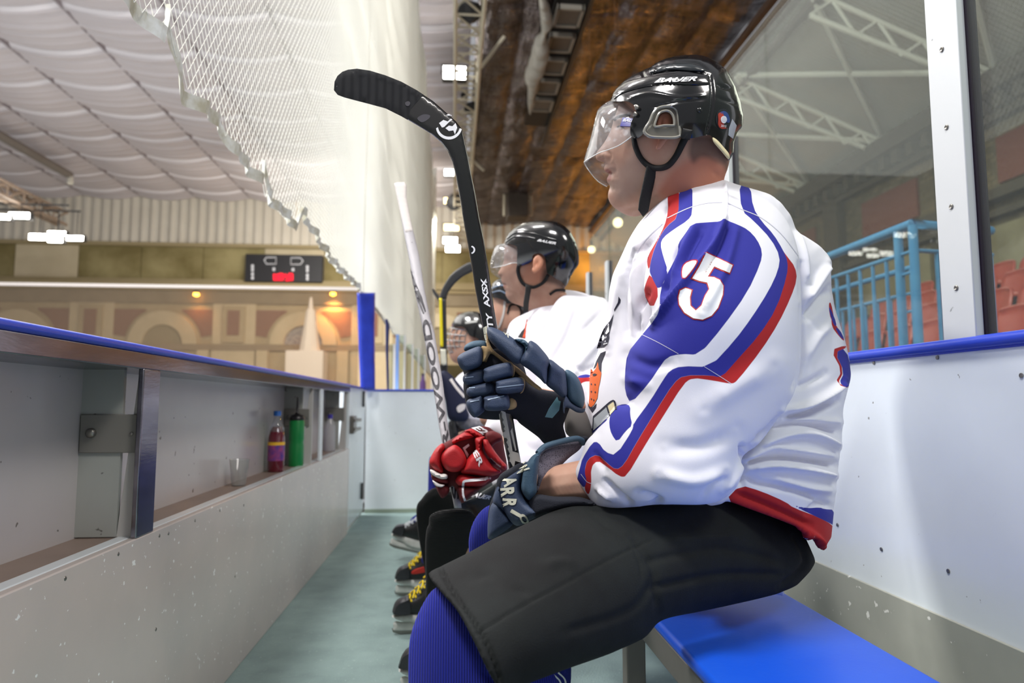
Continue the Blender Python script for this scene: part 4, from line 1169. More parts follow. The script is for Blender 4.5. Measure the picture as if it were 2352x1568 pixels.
strokes(body1, [
    (Z1([(560, 690), (590, 715)]), 9, -.009),            # eye socket
    (Z1([(520, 640), (600, 640)]), 7, .004),             # brow
    (Z1([(462, 1032), (492, 1037), (512, 1046)]), 2.6, -.004),   # mouth
    (Z1([(462, 1005), (490, 1010)]), 4, .0012), (Z1([(476, 1080), (500, 1085)]), 4, .0022),
    (Z1([(430, 935), (448, 928)]), 3.2, -.006),          # nostril
    (Z1([(470, 870), (500, 905), (488, 940)]), 4, -.003), (Z1([(450, 905), (475, 915)]), 5, .004),   # nose wing
    (Z1([(505, 930), (530, 990), (540, 1060)]), 5, -.002), (Z1([(560, 880), (640, 900)]), 22, .004),   # cheek
    (Z1([(500, 1150), (540, 1160)]), 6, -.003), (Z1([(500, 1230), (560, 1270)]), 14, .003),   # chin
    (Z1([(560, 1330), (700, 1290), (850, 1190), (930, 1080)]), 9, -.003),
    (Z1([(905, 620), (895, 690), (915, 720)]), 5, -.006), (Z1([(870, 780), (905, 760)]), 4, -.003),
    (Z1([(1250, 1000), (1330, 1090)]), 7, -.002), (Z1([(1230, 900), (1330, 960)]), 6, -.0015)])
paint(body1, 'hair', [Z1([(1130, 760), (1260, 770), (1330, 860), (1390, 940), (1372, 1020), (1330, 960), (1270, 930), (1180, 920), (1120, 960), (1085, 900), (1090, 820)])], False)
paint(body1, 'stubble', [Z1([(700, 800), (760, 960), (730, 1150), (600, 1250), (520, 1200), (500, 1140), (520, 1040), (470, 975), (500, 960), (560, 1000), (640, 900)])], False)
paint(body1, 'ruddy', [Z1([(1030, 960), (1200, 900), (1370, 1000), (1340, 1200), (1000, 1250), (860, 1200), (930, 1050)]), Z1([(860, 580), (960, 580), (960, 700), (850, 860), (820, 760)])], False)
paint(body1, 'lips', [Z1([(452, 1005), (500, 1018), (505, 1050), (500, 1090), (470, 1092), (462, 1040)])], False)
paint(body1, 'brow', [Z1([(520, 628), (560, 600), (640, 590), (640, 612), (560, 625), (528, 648)])], False)
M_sk1 = M_skin.copy(); M_sk1.name = 'skin_face'
painted(M_sk1, [('ruddy', '#b5684f', 14, .7), ('stubble', '#9c8a80', 14, .45), ('hair', '#4a3a34', 9, .75), ('lips', '#a8675c', 2.5, .8), ('brow', '#3a2c26', 2, .9)])
body1.data.materials.clear(); body1.data.materials.append(M_sk1)
T_head = bvh([body1])
keep(MB().lathe([(.001, -.009), (.006, -.007), (.009, 0), (.006, .007), (.001, .009)], P(*Z1([(572, 702)])[0], 1.352), 'z', 12).build('eye', mat('eye_white', '#c9c2bd', .2), None, smooth=True), p1)
relief('eyebrow', band(Z1([(525, 640), (565, 612), (640, 604)]), 2.2), T_head, mat('brow_hair', '#3a2c26', .9), p1, lift=.0015)
relief('eyelid', band(Z1([(548, 690), (572, 684), (600, 700)]), 1.3), T_head, mat('lash', '#3c2a26', .8), p1, lift=.0015)

# helmet
hel_shape = Z1([(500, 495), (520, 440), (545, 398), (600, 345), (640, 318), (700, 285), (750, 262), (800, 238), (860, 200), (960, 165), (1080, 150), (1180, 155), (1280, 195), (1370, 270), (1430, 380), (1470, 500), (1490, 600), (1488, 680), (1450, 735), (1425, 800), (1418, 880), (1385, 945), (1300, 1030), (1100, 1090), (850, 1080), (650, 1000), (520, 850), (470, 700), (480, 580)])
hel_reg = Z1([(500, 495), (520, 440), (545, 398), (600, 345), (640, 318), (700, 285), (750, 262), (800, 238), (860, 200), (960, 165), (1080, 150), (1180, 155), (1280, 195), (1370, 270), (1430, 380), (1470, 500), (1490, 600), (1488, 680), (1450, 735), (1425, 800), (1418, 880), (1388, 942), (1372, 930), (1330, 870), (1270, 785), (1240, 752), (1180, 760), (1110, 775), (1020, 770), (1012, 700), (1005, 600), (990, 555), (940, 535), (880, 548), (840, 590), (800, 655), (760, 715), (730, 755), (695, 775), (655, 760), (645, 720), (652, 660), (690, 560), (640, 505), (570, 497)])
hg = puff_geo(hel_shape, [(1400, 330, 1.372), (1550, 300, 1.325), (1700, 300, 1.285), (1550, 430, 1.345)], k=1.15, region=hel_reg, s=3.6, n=46, smooth='r')
helmet = mk('helmet', *hg, M_black); weld(helmet); sharp(helmet, 50); keep(helmet, p1)
strokes(helmet, [(Z1([(790, 292), (900, 268), (1050, 262), (1180, 282), (1240, 300)]), 2.2, -.004), (Z1([(800, 260), (870, 225), (1000, 205), (1150, 215), (1230, 270)]), 2.2, -.003),
    (Z1([(1245, 300), (1262, 420), (1258, 560), (1215, 740)]), 2.5, -.004), (Z1([(740, 280), (745, 310)]), 2, -.005),
    (Z1([(640, 480), (800, 440), (1000, 470), (1200, 460)]), 3, .003), (Z1([(820, 540), (1000, 500), (1190, 475)]), 3, -.003),
    (Z1([(1310, 380), (1390, 400)]), 3, -.006), (Z1([(1300, 470), (1440, 520)]), 3, -.002)])
T_h = bvh([helmet])
reliefs('helmet_ridge', [band(Z1(q), 2.4) for q in ([(545, 425), (600, 372), (700, 338), (820, 325)], [(530, 450), (600, 398), (700, 365), (810, 352)], [(520, 478), (600, 425), (700, 392), (810, 378)])], T_h, M_black, helmet, lift=.001, k=.6)
relief('helmet_band', Z1([(520, 462), (540, 405), (640, 345), (800, 312), (1000, 290), (1190, 300), (1235, 330), (1240, 370), (1160, 378), (1000, 372), (860, 372), (700, 405), (600, 435)]), T_h, M_black, helmet, lift=.0012, k=.25, round_r=None)
relief('helmet_panel', Z1([(800, 285), (790, 262), (850, 235), (980, 215), (1120, 222), (1220, 270), (1100, 272), (950, 262), (860, 280)]), T_h, mat('grey_black_shell', '#23282b', .25, coat=.3), helmet, lift=.001, k=.3)
T_h2 = bvh([helmet] + [c for c in helmet.children])
lettering('lettering', 'BAUER', Z1([(826, 364), (1140, 350), (1150, 318), (846, 330)]), T_h2, M_whitep, helmet, lift=.003, shear=.35, bold=.03)
relief('round_sticker', [(Z1([(1342 + 57 * math.cos(a), 635 + 80 * math.sin(a))])[0]) for a in np.linspace(0, 2 * math.pi, 20, False)], T_h, mat('sticker_dark', '#1a2026', .4), helmet, lift=.001)
T_h3 = bvh([helmet] + [c for c in helmet.children])
relief('sticker_print', Z1([(1306, 640), (1308, 590), (1342, 585), (1345, 640), (1350, 690), (1370, 700), (1330, 705), (1306, 680)]), T_h3, mat('sticker_red', '#b8402e', .5), helmet, lift=.0012)
relief('sticker_print', Z1([(1318, 585), (1345, 572), (1375, 590), (1392, 640), (1380, 660), (1350, 640), (1345, 600)]), T_h3, mat('sticker_blue', '#2c4a86', .5), helmet, lift=.0012)
def ring(c, r, w, o=(0, 0)): 
    a = np.linspace(0, 2 * math.pi, 25); return [Z1([(c[0] + r * math.cos(t), c[1] + r * 1.25 * math.sin(t))])[0] for t in a], [Z1([(c[0] + (r - w) * math.cos(t), c[1] + (r - w) * 1.25 * math.sin(t))])[0] for t in a]
T_h4 = bvh([helmet] + [c for c in helmet.children])
a_, b_ = ring((1347, 636), 22, 6); relief('sticker_ring', stripp(a_, b_), T_h4, M_whitep, helmet, lift=.0012, smooth=False)
lettering('sticker_lettering', '2015', Z1([(1322, 690), (1362, 695), (1365, 678), (1326, 673)]), T_h4, M_whitep, helmet, lift=.0014, shear=0)
lettering('sticker_lettering', 'C', Z1([(1338, 650), (1355, 650), (1355, 624), (1338, 624)]), T_h4, M_whitep, helmet, lift=.0014, shear=0)
relief('back_sticker', Z1([(1410, 632), (1442, 680), (1415, 778), (1380, 752), (1384, 700)]), T_h, mat('pale_sticker', '#b9bec2', .35), helmet, lift=.001, smooth=False)
for q in ((697, 547), (685, 598), (832, 268), (1165, 565)):
    relief('helmet_screw', [Z1([(q[0] + 19 * math.cos(a), q[1] + 19 * math.sin(a))])[0] for a in np.linspace(0, 2 * math.pi, 12, False)], T_h, M_steel if q[0] < 800 else M_black, helmet, lift=.006 if q[0] < 800 else .0008, k=.6)
padd = puff('neck_padding', Z1([(1265, 770), (1300, 790), (1345, 840), (1385, 890), (1392, 925), (1375, 928), (1330, 875), (1290, 830), (1268, 800)]), [(1650, 340, 1.205)], mat('cream_padding', '#c9bf98', .8), helmet, k=1, cap=.01, s=2.5)
# clear ear guard
yg = 1.222
def ringpuff(name, outer, inner, Y, m, parent, r=.0035, **kw):
    o = []; 
    for pth in (outer, inner): 
        pass
    return o
ego = Z1([(750, 720), (790, 650), (815, 590), (850, 553), (900, 538), (960, 540), (995, 570), (1008, 640), (1020, 740), (1010, 762), (960, 772), (860, 770), (790, 762)])
egi = Z1([(830, 690), (838, 640), (862, 590), (905, 570), (945, 580), (970, 620), (975, 672), (960, 680), (900, 680)])
eg = MB()
for path, r in ((catmull(ego, 4, True), .0028), (catmull(egi, 4, True), .0024)):
    pts = [P(q[0], q[1], yg) for q in path]; eg.tube(pts + [pts[0], pts[1]], r, 6, cap=False)
ear_guard = eg.build('ear_guard', mat('smoky_clear_plastic', '#8d8a80', .2, coat=.5), None, smooth=True); keep(ear_guard, helmet) if False else keep(ear_guard, p1)
def sheet_ring(name, outer, inner, Y, th, m, parent):
    A = resample(np.array(catmull(outer, 4, True)), 4); 
    n = 48
    def even(poly):
        p = np.array(catmull(poly, 6, True)); c = p.mean(0); ang = np.arctan2(p[:, 1] - c[1], p[:, 0] - c[0]); return p, c
    po, co = even(outer); pi, ci = even(inner); c = ci
    def radial(p, t):
        d = np.array([math.cos(t), math.sin(t)]); best = 0
        q = np.roll(p, -1, 0)
        for a, b in zip(p, q):
            e = b - a; den = d[0] * e[1] - d[1] * e[0]
            if abs(den) < 1e-9: continue
            w = a - c; s_ = (w[0] * e[1] - w[1] * e[0]) / den; u = (w[0] * d[1] - w[1] * d[0]) / den
            if 0 <= u <= 1 and s_ > best: best = s_
        return c + d * best
    V = []
    for k in range(n):
        t = 2 * math.pi * k / n
        for pt, off in ((radial(po, t), 0), (radial(pi, t), 0), (radial(pi, t), th), (radial(po, t), th)): V.append(P(pt[0], pt[1], Y + off))
    F = [(k * 4 + j, k * 4 + (j + 1) % 4, ((k + 1) % n) * 4 + (j + 1) % 4, ((k + 1) % n) * 4 + j) for k in range(n) for j in range(4)]
    o = mk(name, V, F, m, None); sharp(o, 40); return keep(o, parent)
sheet_ring('ear_guard', ego, egi, yg + .002, .003, glassy('clear_guard', '#dcdad2', .08, .22, 1.45, '#b4b0a6'), p1)
puff('ear_pad', Z1([(770, 722), (790, 680), (815, 672), (900, 682), (970, 680), (1000, 675), (1010, 740), (990, 756), (880, 762), (800, 752)]), [(1500, 300, yg + .014)], mat('smoked_grey_pad', '#4c4b46', .35), p1, k=1, cap=.006, s=3)

# visor: one bent sheet, near half and far half
vs = Z1([(505, 492), (440, 528), (400, 570), (380, 640), (340, 800), (297, 955), (330, 1010), (400, 1095), (490, 1140), (700, 1200), (900, 1180), (1050, 1000), (1080, 700), (950, 480), (740, 430), (600, 450)])
v_near = Z1([(505, 492), (600, 488), (740, 490), (776, 500), (787, 530), (768, 620), (705, 715), (640, 775), (560, 830), (480, 862), (420, 882), (350, 920), (299, 953), (340, 800), (380, 640), (400, 570), (440, 528)])
v_far = Z1([(505, 492), (440, 528), (400, 570), (380, 640), (340, 800), (297, 955), (330, 1010), (400, 1095), (470, 1138), (510, 1060), (560, 940), (640, 780), (700, 620), (740, 500), (600, 488)])
VY = [(1360, 330, 1.402), (1450, 300, 1.375), (1600, 300, 1.33), (1500, 430, 1.37)]
A1, F1 = puff_geo(vs, VY, k=1.28, region=v_near, s=4, smooth='r', sides='front')
A2, F2 = puff_geo(vs, VY, k=1.1, region=v_far, s=4, smooth='r', sides='back')
visor = mk('visor', list(map(tuple, A1)) + list(map(tuple, A2)), list(F1) + [tuple(i + len(A1) for i in f) for f in F2], M_visor)
sol = visor.modifiers.new('s', 'SOLIDIFY'); sol.thickness = .0018; keep(visor, p1)
Yfn = yfield(VY); Fv = Field(np.array(catmull(vs, 5, True)), 40)
def vis_pt(q, side, k):
    p = np.array([q]); h = Fv.at(p)[0] * Yfn(p)[0] / FPX * k; return P(q[0], q[1], float(Yfn(p)[0] + (-h if side == 'n' else h)))
edge = MB()
e1 = Z1([(787, 530), (768, 620), (705, 715), (640, 775), (560, 830), (480, 862), (420, 882), (350, 920), (299, 953)])
edge.tube([vis_pt(q, 'n', 1.28) for q in catmull(e1, 5)], .0011, 6)
e2 = Z1([(299, 953), (330, 1010), (400, 1095), (470, 1138)]); edge.tube([vis_pt(q, 'f', 1.1) for q in catmull(e2, 5)], .0011, 6)
e3 = Z1([(505, 492), (600, 488), (740, 490), (776, 500), (787, 530)]); edge.tube([vis_pt(q, 'n', 1.28) for q in catmull(e3, 5)], .0009, 6)
keep(edge.build('visor_edge', mat('visor_rim', '#dcdcd8', .25), None, smooth=True), p1)
T_v = bvh([visor])
vb = relief('visor_sticker', Z1([(590, 622), (712, 632), (698, 690), (570, 686)]), T_v, mat('violet_sticker', '#2b2690', .4), p1, lift=.0015, smooth=False)
T_v2 = bvh([vb]); lettering('visor_lettering', 'BAUER', Z1([(588, 650), (700, 662), (703, 640), (593, 628)]), T_v2, M_whitep, p1, lift=.001, shear=.3)
for q in ((697, 547), (685, 598)):
    c = vis_pt(Z1([q])[0], 'n', 1.28); MBs = MB().lathe([(.0048, .004), (.0052, -.003), (.004, -.006), (.0012, -.0065), (.0001, -.004)], c, 'y', 14).build('visor_screw', M_steel, None, smooth=True); keep(MBs, p1)

# straps
T_all = bvh([body1, helmet])
M_strap = mat('black_strap', '#0e0e10', .7, bump=(600, .4))
relief('chin_strap', band(Z1([(672, 770), (690, 850), (730, 930), (790, 985), (860, 1000), (930, 980), (990, 910), (1040, 810), (1085, 720)]), [5, 6, 6, 7, 7, 7, 7, 8, 9]), T_all, M_strap, p1, lift=.003, k=.9, smooth=False, s=3)
relief('strap_buckle', Z1([(1040, 700), (1112, 715), (1090, 790), (1020, 768)]), T_all, M_blackm, p1, lift=.005, k=.5, smooth=False)
puff('chin_strap', Z1([(772, 965), (862, 985), (846, 1040), (810, 1180), (782, 1325), (742, 1366), (704, 1312), (712, 1240), (745, 1090), (762, 1010)]), [(1490, 390, 1.292), (1480, 470, 1.315)], M_strap, p1, k=1, cap=.006, s=3, smooth=False)

# ---- jersey: trunk, near sleeve and far sleeve fused into one cloth
tor_s = Z3([(380, 150), (340, 190), (298, 235), (258, 300), (235, 350), (212, 400), (190, 450), (176, 520), (170, 600), (155, 680), (130, 760), (110, 830), (94, 900), (88, 980), (92, 1060), (110, 1180), (200, 1400), (500, 1700), (900, 1750), (1060, 1700), (1085, 1550), (1092, 1450), (1097, 1400), (1103, 1300), (1117, 1200), (1131, 1100), (1134, 1000), (1150, 930), (1166, 860), (1160, 800), (1146, 730), (1118, 640), (1098, 570), (1086, 470), (1080, 378), (1040, 330), (980, 290), (945, 268), (920, 205), (880, 152), (835, 118), (760, 94), (700, 77), (640, 58), (580, 62), (515, 76), (460, 96), (415, 116)])
tor_r = tor_s[:19] + Z3([(150, 1260), (400, 1400), (620, 1388), (655, 1372), (760, 1408), (900, 1460), (985, 1500), (1015, 1540), (1055, 1566), (1070, 1545), (1085, 1520), (1090, 1480)]) + tor_s[25:]
TY = [(1550, 430, 1.315), (1680, 440, 1.32), (1650, 760, 1.40), (1420, 760, 1.43), (1400, 1000, 1.44), (1880, 760, 1.43), (1700, 1150, 1.38), (1880, 1180, 1.37)]
tg = puff_geo(tor_s, TY, k=.98, cap=.22, region=tor_r, s=9, n=46, smooth='r')
sl_s = Z3([(520, 78), (470, 120), (425, 190), (385, 290), (345, 360), (332, 400), (322, 460), (320, 525), (352, 590), (335, 650), (300, 702), (256, 768), (245, 860), (245, 930), (262, 975), (205, 984), (180, 1012), (120, 1088), (82, 1130), (60, 1195), (38, 1250), (46, 1290), (88, 1350), (130, 1398), (240, 1400), (400, 1387), (560, 1387), (640, 1366), (700, 1312), (720, 1262), (724, 1192), (790, 1140), (850, 1062), (885, 1008), (925, 950), (950, 880), (962, 800), (966, 600), (962, 480), (955, 380), (930, 280), (885, 200), (820, 142), (740, 98), (640, 66)])
SY = [(1600, 430, 1.30), (1690, 440, 1.30), (1500, 600, 1.235), (1640, 700, 1.165), (1830, 650, 1.235), (1450, 880, 1.20), (1780, 950, 1.20), (1680, 1130, 1.15), (1345, 1110, 1.215), (1500, 1160, 1.145)]
sg = puff_geo(sl_s, SY, k=1.0, cap=.115, s=8, n=46)
fg = puff_geo([(1300, 985), (1312, 905), (1330, 862), (1400, 858), (1500, 820), (1560, 900), (1540, 1010), (1400, 1030), (1330, 1012)], [(1330, 920, 1.47), (1550, 900, 1.58)], k=.9, s=8)
jer = mk('jersey', np.concatenate([tg[0], sg[0], fg[0]]), tg[1] + [tuple(i + len(tg[0]) for i in f) for f in sg[1]] + [tuple(i + len(tg[0]) + len(sg[0]) for i in f) for f in fg[1]], M_jersey)
remeshed(jer, .0036, 5, .5); keep(jer, p1)
S3 = lambda pts, w, a: (Z3(pts), w, a)
F3 = lambda pts, w, a: (Z3(pts), w * .85, a * 1.6)
strokes(jer, [
    # shoulder and sleeve folds
    F3([(648, 215), (600, 330), (520, 440), (430, 560), (360, 660)], 7, .010), F3([(668, 225), (630, 330), (560, 440)], 7, -.007), F3([(540, 230), (480, 340), (420, 470)], 10, .006),
    F3([(460, 300), (420, 440), (395, 520)], 9, -.009), F3([(560, 260), (470, 420)], 8, -.006), F3([(650, 70), (655, 150), (648, 215)], 4, .004), F3([(700, 240), (650, 420), (560, 600)], 12, .005),
    F3([(410, 160), (350, 300), (260, 400), (265, 540)], 7, -.006), F3([(300, 300), (280, 480), (300, 640)], 12, .008), F3([(330, 520), (300, 600), (285, 700)], 9, -.010),
    F3([(250, 780), (350, 820), (450, 800)], 14, -.004), F3([(250, 870), (330, 900)], 12, .006),
    # elbow and forearm
    F3([(380, 1260), (520, 1290), (650, 1250)], 16, .006), F3([(300, 1340), (380, 1370), (330, 1400)], 9, -.006), F3([(160, 1290), (210, 1340), (260, 1380)], 7, -.008), F3([(130, 1320), (190, 1365)], 6, .006), F3([(120, 1180), (160, 1250)], 8, -.004),
    F3([(560, 1360), (600, 1300), (640, 1280)], 8, -.005), F3([(640, 1330), (690, 1270), (715, 1210)], 8, .006), F3([(560, 1000), (700, 900), (850, 820)], 30, .006), F3([(400, 1150), (560, 1150), (700, 1090)], 22, -.005),
    # back of the trunk
    F3([(970, 560), (1010, 500), (1075, 400)], 9, .010), F3([(985, 620), (1040, 560), (1085, 500)], 10, -.011), F3([(970, 800), (1030, 700), (1085, 650)], 12, .006),
    F3([(890, 1005), (980, 985), (1080, 930), (1140, 880)], 8, .011), F3([(900, 1030), (1000, 1012), (1110, 960)], 8, -.012), F3([(940, 910), (1010, 880), (1060, 850)], 9, -.006),
    F3([(800, 1110), (900, 1060), (1000, 1055), (1120, 1090)], 9, -.010), F3([(780, 1150), (900, 1105), (1010, 1100), (1125, 1150)], 9, .009), F3([(900, 1035), (1020, 1045), (1125, 1050)], 8, .007),
    F3([(740, 1220), (850, 1195), (960, 1200), (1110, 1225)], 8, -.012), F3([(750, 1240), (850, 1230), (980, 1245), (1105, 1270)], 8, .010), F3([(728, 1262), (800, 1300), (920, 1320), (1040, 1360)], 9, -.009),
    F3([(735, 1205), (830, 1160), (900, 1160), (1100, 1190)], 7, .006), F3([(870, 1290), (980, 1320), (1090, 1330)], 9, .007), F3([(990, 1420), (1040, 1380), (1090, 1400)], 8, -.007),
    F3([(720, 1150), (728, 1250), (718, 1310)], 6, -.012), F3([(870, 1040), (800, 1120), (730, 1180)], 8, -.012), F3([(960, 400), (968, 640), (960, 820), (940, 900)], 6, -.009),
    F3([(945, 275), (975, 360), (985, 470)], 6, .005), F3([(960, 1480), (1020, 1520), (1050, 1560)], 8, .010), F3([(700, 1340), (850, 1400), (1000, 1470)], 7, -.005), F3([(1000, 1510), (1010, 1550)], 5, -.008),
    # chest
    F3([(230, 420), (200, 600), (170, 760)], 9, .005), F3([(330, 330), (240, 500), (250, 700)], 8, -.005)])
# dyed pattern
def inset(poly, d):
    p = np.array(poly, float); out = []; n = len(p)
    ar = np.sum(p[:, 0] * np.roll(p[:, 1], -1) - np.roll(p[:, 0], -1) * p[:, 1]); sgn = 1 if ar > 0 else -1
    for i in range(n):
        a, b, c = p[i - 1], p[i], p[(i + 1) % n]; e1 = (b - a) / max(np.linalg.norm(b - a), 1e-9); e2 = (c - b) / max(np.linalg.norm(c - b), 1e-9)
        n1 = np.array([-e1[1], e1[0]]) * sgn; n2 = np.array([-e2[1], e2[0]]) * sgn; m_ = n1 + n2; m_ /= max(np.linalg.norm(m_), .3)
        out.append(b + m_ * d / max((m_ @ n1), .5))
    return [tuple(q) for q in out]
three = Z3([(545, 384), (512, 384), (482, 398), (470, 425), (472, 462), (486, 468), (505, 448), (530, 415)])
red = [stripp(Z3([(885, 345), (905, 372), (938, 415), (946, 465), (920, 540), (870, 645), (800, 755), (700, 882), (678, 894), (600, 879), (515, 868), (480, 895), (400, 1022), (320, 1150), (247, 1274), (218, 1272), (165, 1230), (130, 1206), (102, 1232), (104, 1310), (92, 1352)]),
              Z3([(880, 340), (900, 385), (905, 420), (895, 480), (850, 585), (780, 690), (690, 790), (636, 866), (590, 858), (480, 858), (440, 890), (370, 1000), (290, 1130), (238, 1224), (205, 1246), (165, 1215), (130, 1180), (88, 1200), (75, 1250), (75, 1322)])),
       Z3([(415, 110), (466, 88), (460, 210), (410, 250), (378, 300), (352, 368), (340, 432), (331, 400), (335, 370), (370, 310), (402, 250), (418, 190)]),
       Z3([(345, 440), (384, 517), (352, 592), (316, 520), (330, 470)]),
       Z3([(650, 1372), (712, 1306), (800, 1332), (900, 1376), (930, 1400), (1040, 1440), (1090, 1470), (1110, 1500), (1080, 1590), (1000, 1570), (960, 1500), (760, 1420)]),
       Z3([(1075, 560), (1085, 560), (1100, 640), (1090, 640), (1078, 610)]), Z3([(1083, 755), (1142, 735), (1150, 745), (1100, 765), (1138, 840), (1110, 895), (1158, 912), (1170, 905), (1100, 890), (1130, 840)]), Z3([(1085, 620), (1140, 710), (1135, 718), (1110, 690), (1088, 660)])]
blue = [stripp(Z3([(755, 85), (765, 172), (800, 228), (850, 282), (888, 345), (908, 392), (905, 450), (862, 585), (790, 695), (700, 795), (636, 868), (590, 858), (480, 858), (440, 890), (370, 1000), (290, 1130), (238, 1224), (205, 1246), (165, 1215), (130, 1180), (88, 1200), (75, 1250), (85, 1290), (75, 1322), (50, 1290)]),
               Z3([(708, 70), (718, 185), (770, 228), (840, 302), (876, 372), (868, 430), (830, 512), (760, 622), (690, 716), (590, 824), (470, 820), (425, 838), (400, 872), (345, 962), (272, 1060), (276, 1076), (205, 1186), (160, 1172), (132, 1130), (108, 1132), (66, 1200), (60, 1225), (52, 1255), (48, 1270), (46, 1290)])),
        Z3([(515, 237), (580, 232), (638, 228), (645, 212), (660, 225), (700, 240), (745, 262), (782, 302), (804, 352), (796, 402), (742, 520), (642, 660), (545, 775), (470, 770), (412, 784), (380, 830), (340, 890), (265, 975), (242, 930), (240, 860), (250, 768), (300, 705), (370, 622), (384, 580), (384, 520), (410, 450), (438, 400), (460, 350), (458, 320), (490, 275)]),
        Z3([(463, 88), (517, 70), (518, 195), (500, 224), (440, 262), (398, 294), (386, 322), (398, 372), (418, 432), (382, 518), (350, 455), (340, 430), (352, 368), (378, 300), (410, 250), (460, 210)]),
        Z3([(202, 985), (238, 974), (264, 982), (262, 1020), (272, 1062), (245, 1085), (210, 1133), (186, 1100), (176, 1060), (180, 1020)]),
        Z3([(70, 1110), (92, 1085), (150, 1045), (180, 1030), (120, 1085), (92, 1115), (76, 1135)]),
        Z3([(925, 1388), (985, 1402), (1040, 1398), (1055, 1405), (1100, 1408), (1100, 1475), (1075, 1460), (1000, 1425)]),
        Z3([(1076, 570), (1110, 650), (1098, 660), (1078, 600)]), Z3([(1100, 660), (1120, 670), (1142, 715), (1120, 700)]), Z3([(1100, 765), (1145, 745), (1175, 860), (1160, 912), (1115, 893), (1140, 845)]), [(1300, 862), (1330, 858), (1356, 860), (1358, 866), (1330, 868)]]
white2 = []
paint(jer, 'dye_red', red + [[(1318, 870), (1335, 864), (1358, 866), (1358, 876), (1340, 876), (1330, 886)]], True, smooth=False)
paint(jer, 'dye_blue', blue, True, smooth=False)
paint(jer, 'dye_number_edge', [three], True, smooth=False); paint(jer, 'dye_number', [inset(three, 2.4)], True, smooth=False)
seams = [band(Z3(q), .9) for q in ([(415, 215), (500, 175), (570, 155), (640, 150)], [(655, 150), (720, 180), (800, 215), (880, 280), (950, 370)], [(400, 235), (330, 300), (290, 360)])]
M_j1 = M_jersey.copy(); M_j1.name = 'dyed_jersey'; painted(M_j1, [('dye_red', RED, .7), ('dye_blue', BLUE, .7), ('dye_number_edge', RED, .7), ('dye_number', '#e6e4ec', .7)])
jer.data.materials.clear(); jer.data.materials.append(M_j1)
T_j = bvh([jer])
reliefs('seam', seams, T_j, mat('seam_thread', '#c4c4d2', .8), jer, lift=.0005, skirt=False, smooth=False)
reliefs('thread_line', [band(Z3(q), .6) for q in ([(308, 690), (380, 725), (460, 770)], [(565, 822), (610, 850), (675, 892)], [(62, 1262), (85, 1292), (104, 1300)])], T_j, mat('pale_thread', '#c9c6da', .8), jer, lift=.0006, skirt=False, smooth=False)
five = Z3([(570, 350), (686, 406), (670, 446), (608, 420), (588, 452), (608, 454), (632, 466), (647, 492), (645, 530), (625, 585), (598, 618), (560, 635), (520, 630), (482, 606), (460, 572), (455, 538), (462, 508), (488, 496), (520, 508), (512, 540), (514, 572), (532, 588), (552, 570), (566, 532), (582, 506), (574, 484), (545, 478), (508, 464), (540, 410)])
for nm, pl in (('number_five', five),):
    l_ = .0007
    a = relief(nm, pl, T_j, M_redp, jer, lift=l_, smooth=False, skirt=False, s=3)
    relief(nm + '_fill', inset(pl, 2.6), T_j, M_whitep, jer, lift=l_ + .0008, smooth=False, skirt=False, s=3)
# chest emblem
M_ink = mat('emblem_ink', '#1c1c30', .7); M_orange = mat('emblem_orange', '#d8601c', .6); M_eg = mat('emblem_grey', '#a9aeb4', .6); M_ecr = mat('emblem_cream', '#e4d6ae', .6)
reliefs('emblem_ink', [ZE([(500, 168), (520, 200), (515, 228), (460, 312), (458, 290), (492, 225)]), ZE([(455, 330), (430, 450), (410, 530), (412, 560), (400, 610), (360, 650), (290, 662), (320, 560), (345, 500), (360, 470), (420, 400)]), ZE([(380, 685), (340, 800), (335, 890), (312, 860), (305, 790), (280, 840), (262, 855), (290, 780), (330, 705)])], T_j, M_ink, jer, lift=.0008, skirt=False, smooth=False)
reliefs('emblem_detail', [ZE([(410, 440), (412, 500), (390, 525), (375, 520)]), ZE([(350, 520), (375, 560), (352, 590), (335, 560)]), ZE([(358, 615), (395, 606), (395, 614), (358, 626)])], T_j, M_whitep, jer, lift=.0013, skirt=False, smooth=False)
relief('emblem_beak', ZE([(305, 790), (315, 860), (338, 892), (328, 960), (312, 1030), (300, 1130), (270, 1190), (240, 1218), (218, 1200), (225, 1100), (226, 960), (235, 850), (262, 882), (285, 850)]), T_j, M_orange, jer, lift=.001, skirt=False, smooth=False)
reliefs('emblem_spot', [ZE([(x, y - 11), (x + 7, y), (x, y + 11), (x - 7, y)]) for x, y in ((245, 1000), (280, 1003), (245, 1070), (282, 1075), (245, 1140), (268, 1150))] + [ZE([(256, 905), (278, 898), (300, 908), (280, 922), (262, 924)])], T_j, M_ink, jer, lift=.0016, skirt=False, smooth=False)
relief('emblem_outline', ZE([(200, 1160), (225, 1212), (255, 1218), (292, 1180), (285, 1220), (250, 1270), (215, 1215)]), T_j, M_ink, jer, lift=.0007, skirt=False, smooth=False)
relief('emblem_shield', ZE([(262, 1310), (388, 1210), (420, 1295), (340, 1370), (258, 1440)]), T_j, M_eg, jer, lift=.0008, skirt=False, smooth=False)
relief('emblem_shield_cream', ZE([(398, 1205), (450, 1165), (470, 1235), (422, 1290)]), T_j, M_ecr, jer, lift=.0008, skirt=False, smooth=False)
reliefs('emblem_outline', [band(ZE([(262, 1310), (330, 1250), (450, 1155), (475, 1240)]), 2.0), band(ZE([(388, 1205), (418, 1300)]), 1.6), band(ZE([(262, 1310), (256, 1440)]), 1.0)], T_j, M_ink, jer, lift=.0012, skirt=False, smooth=False)

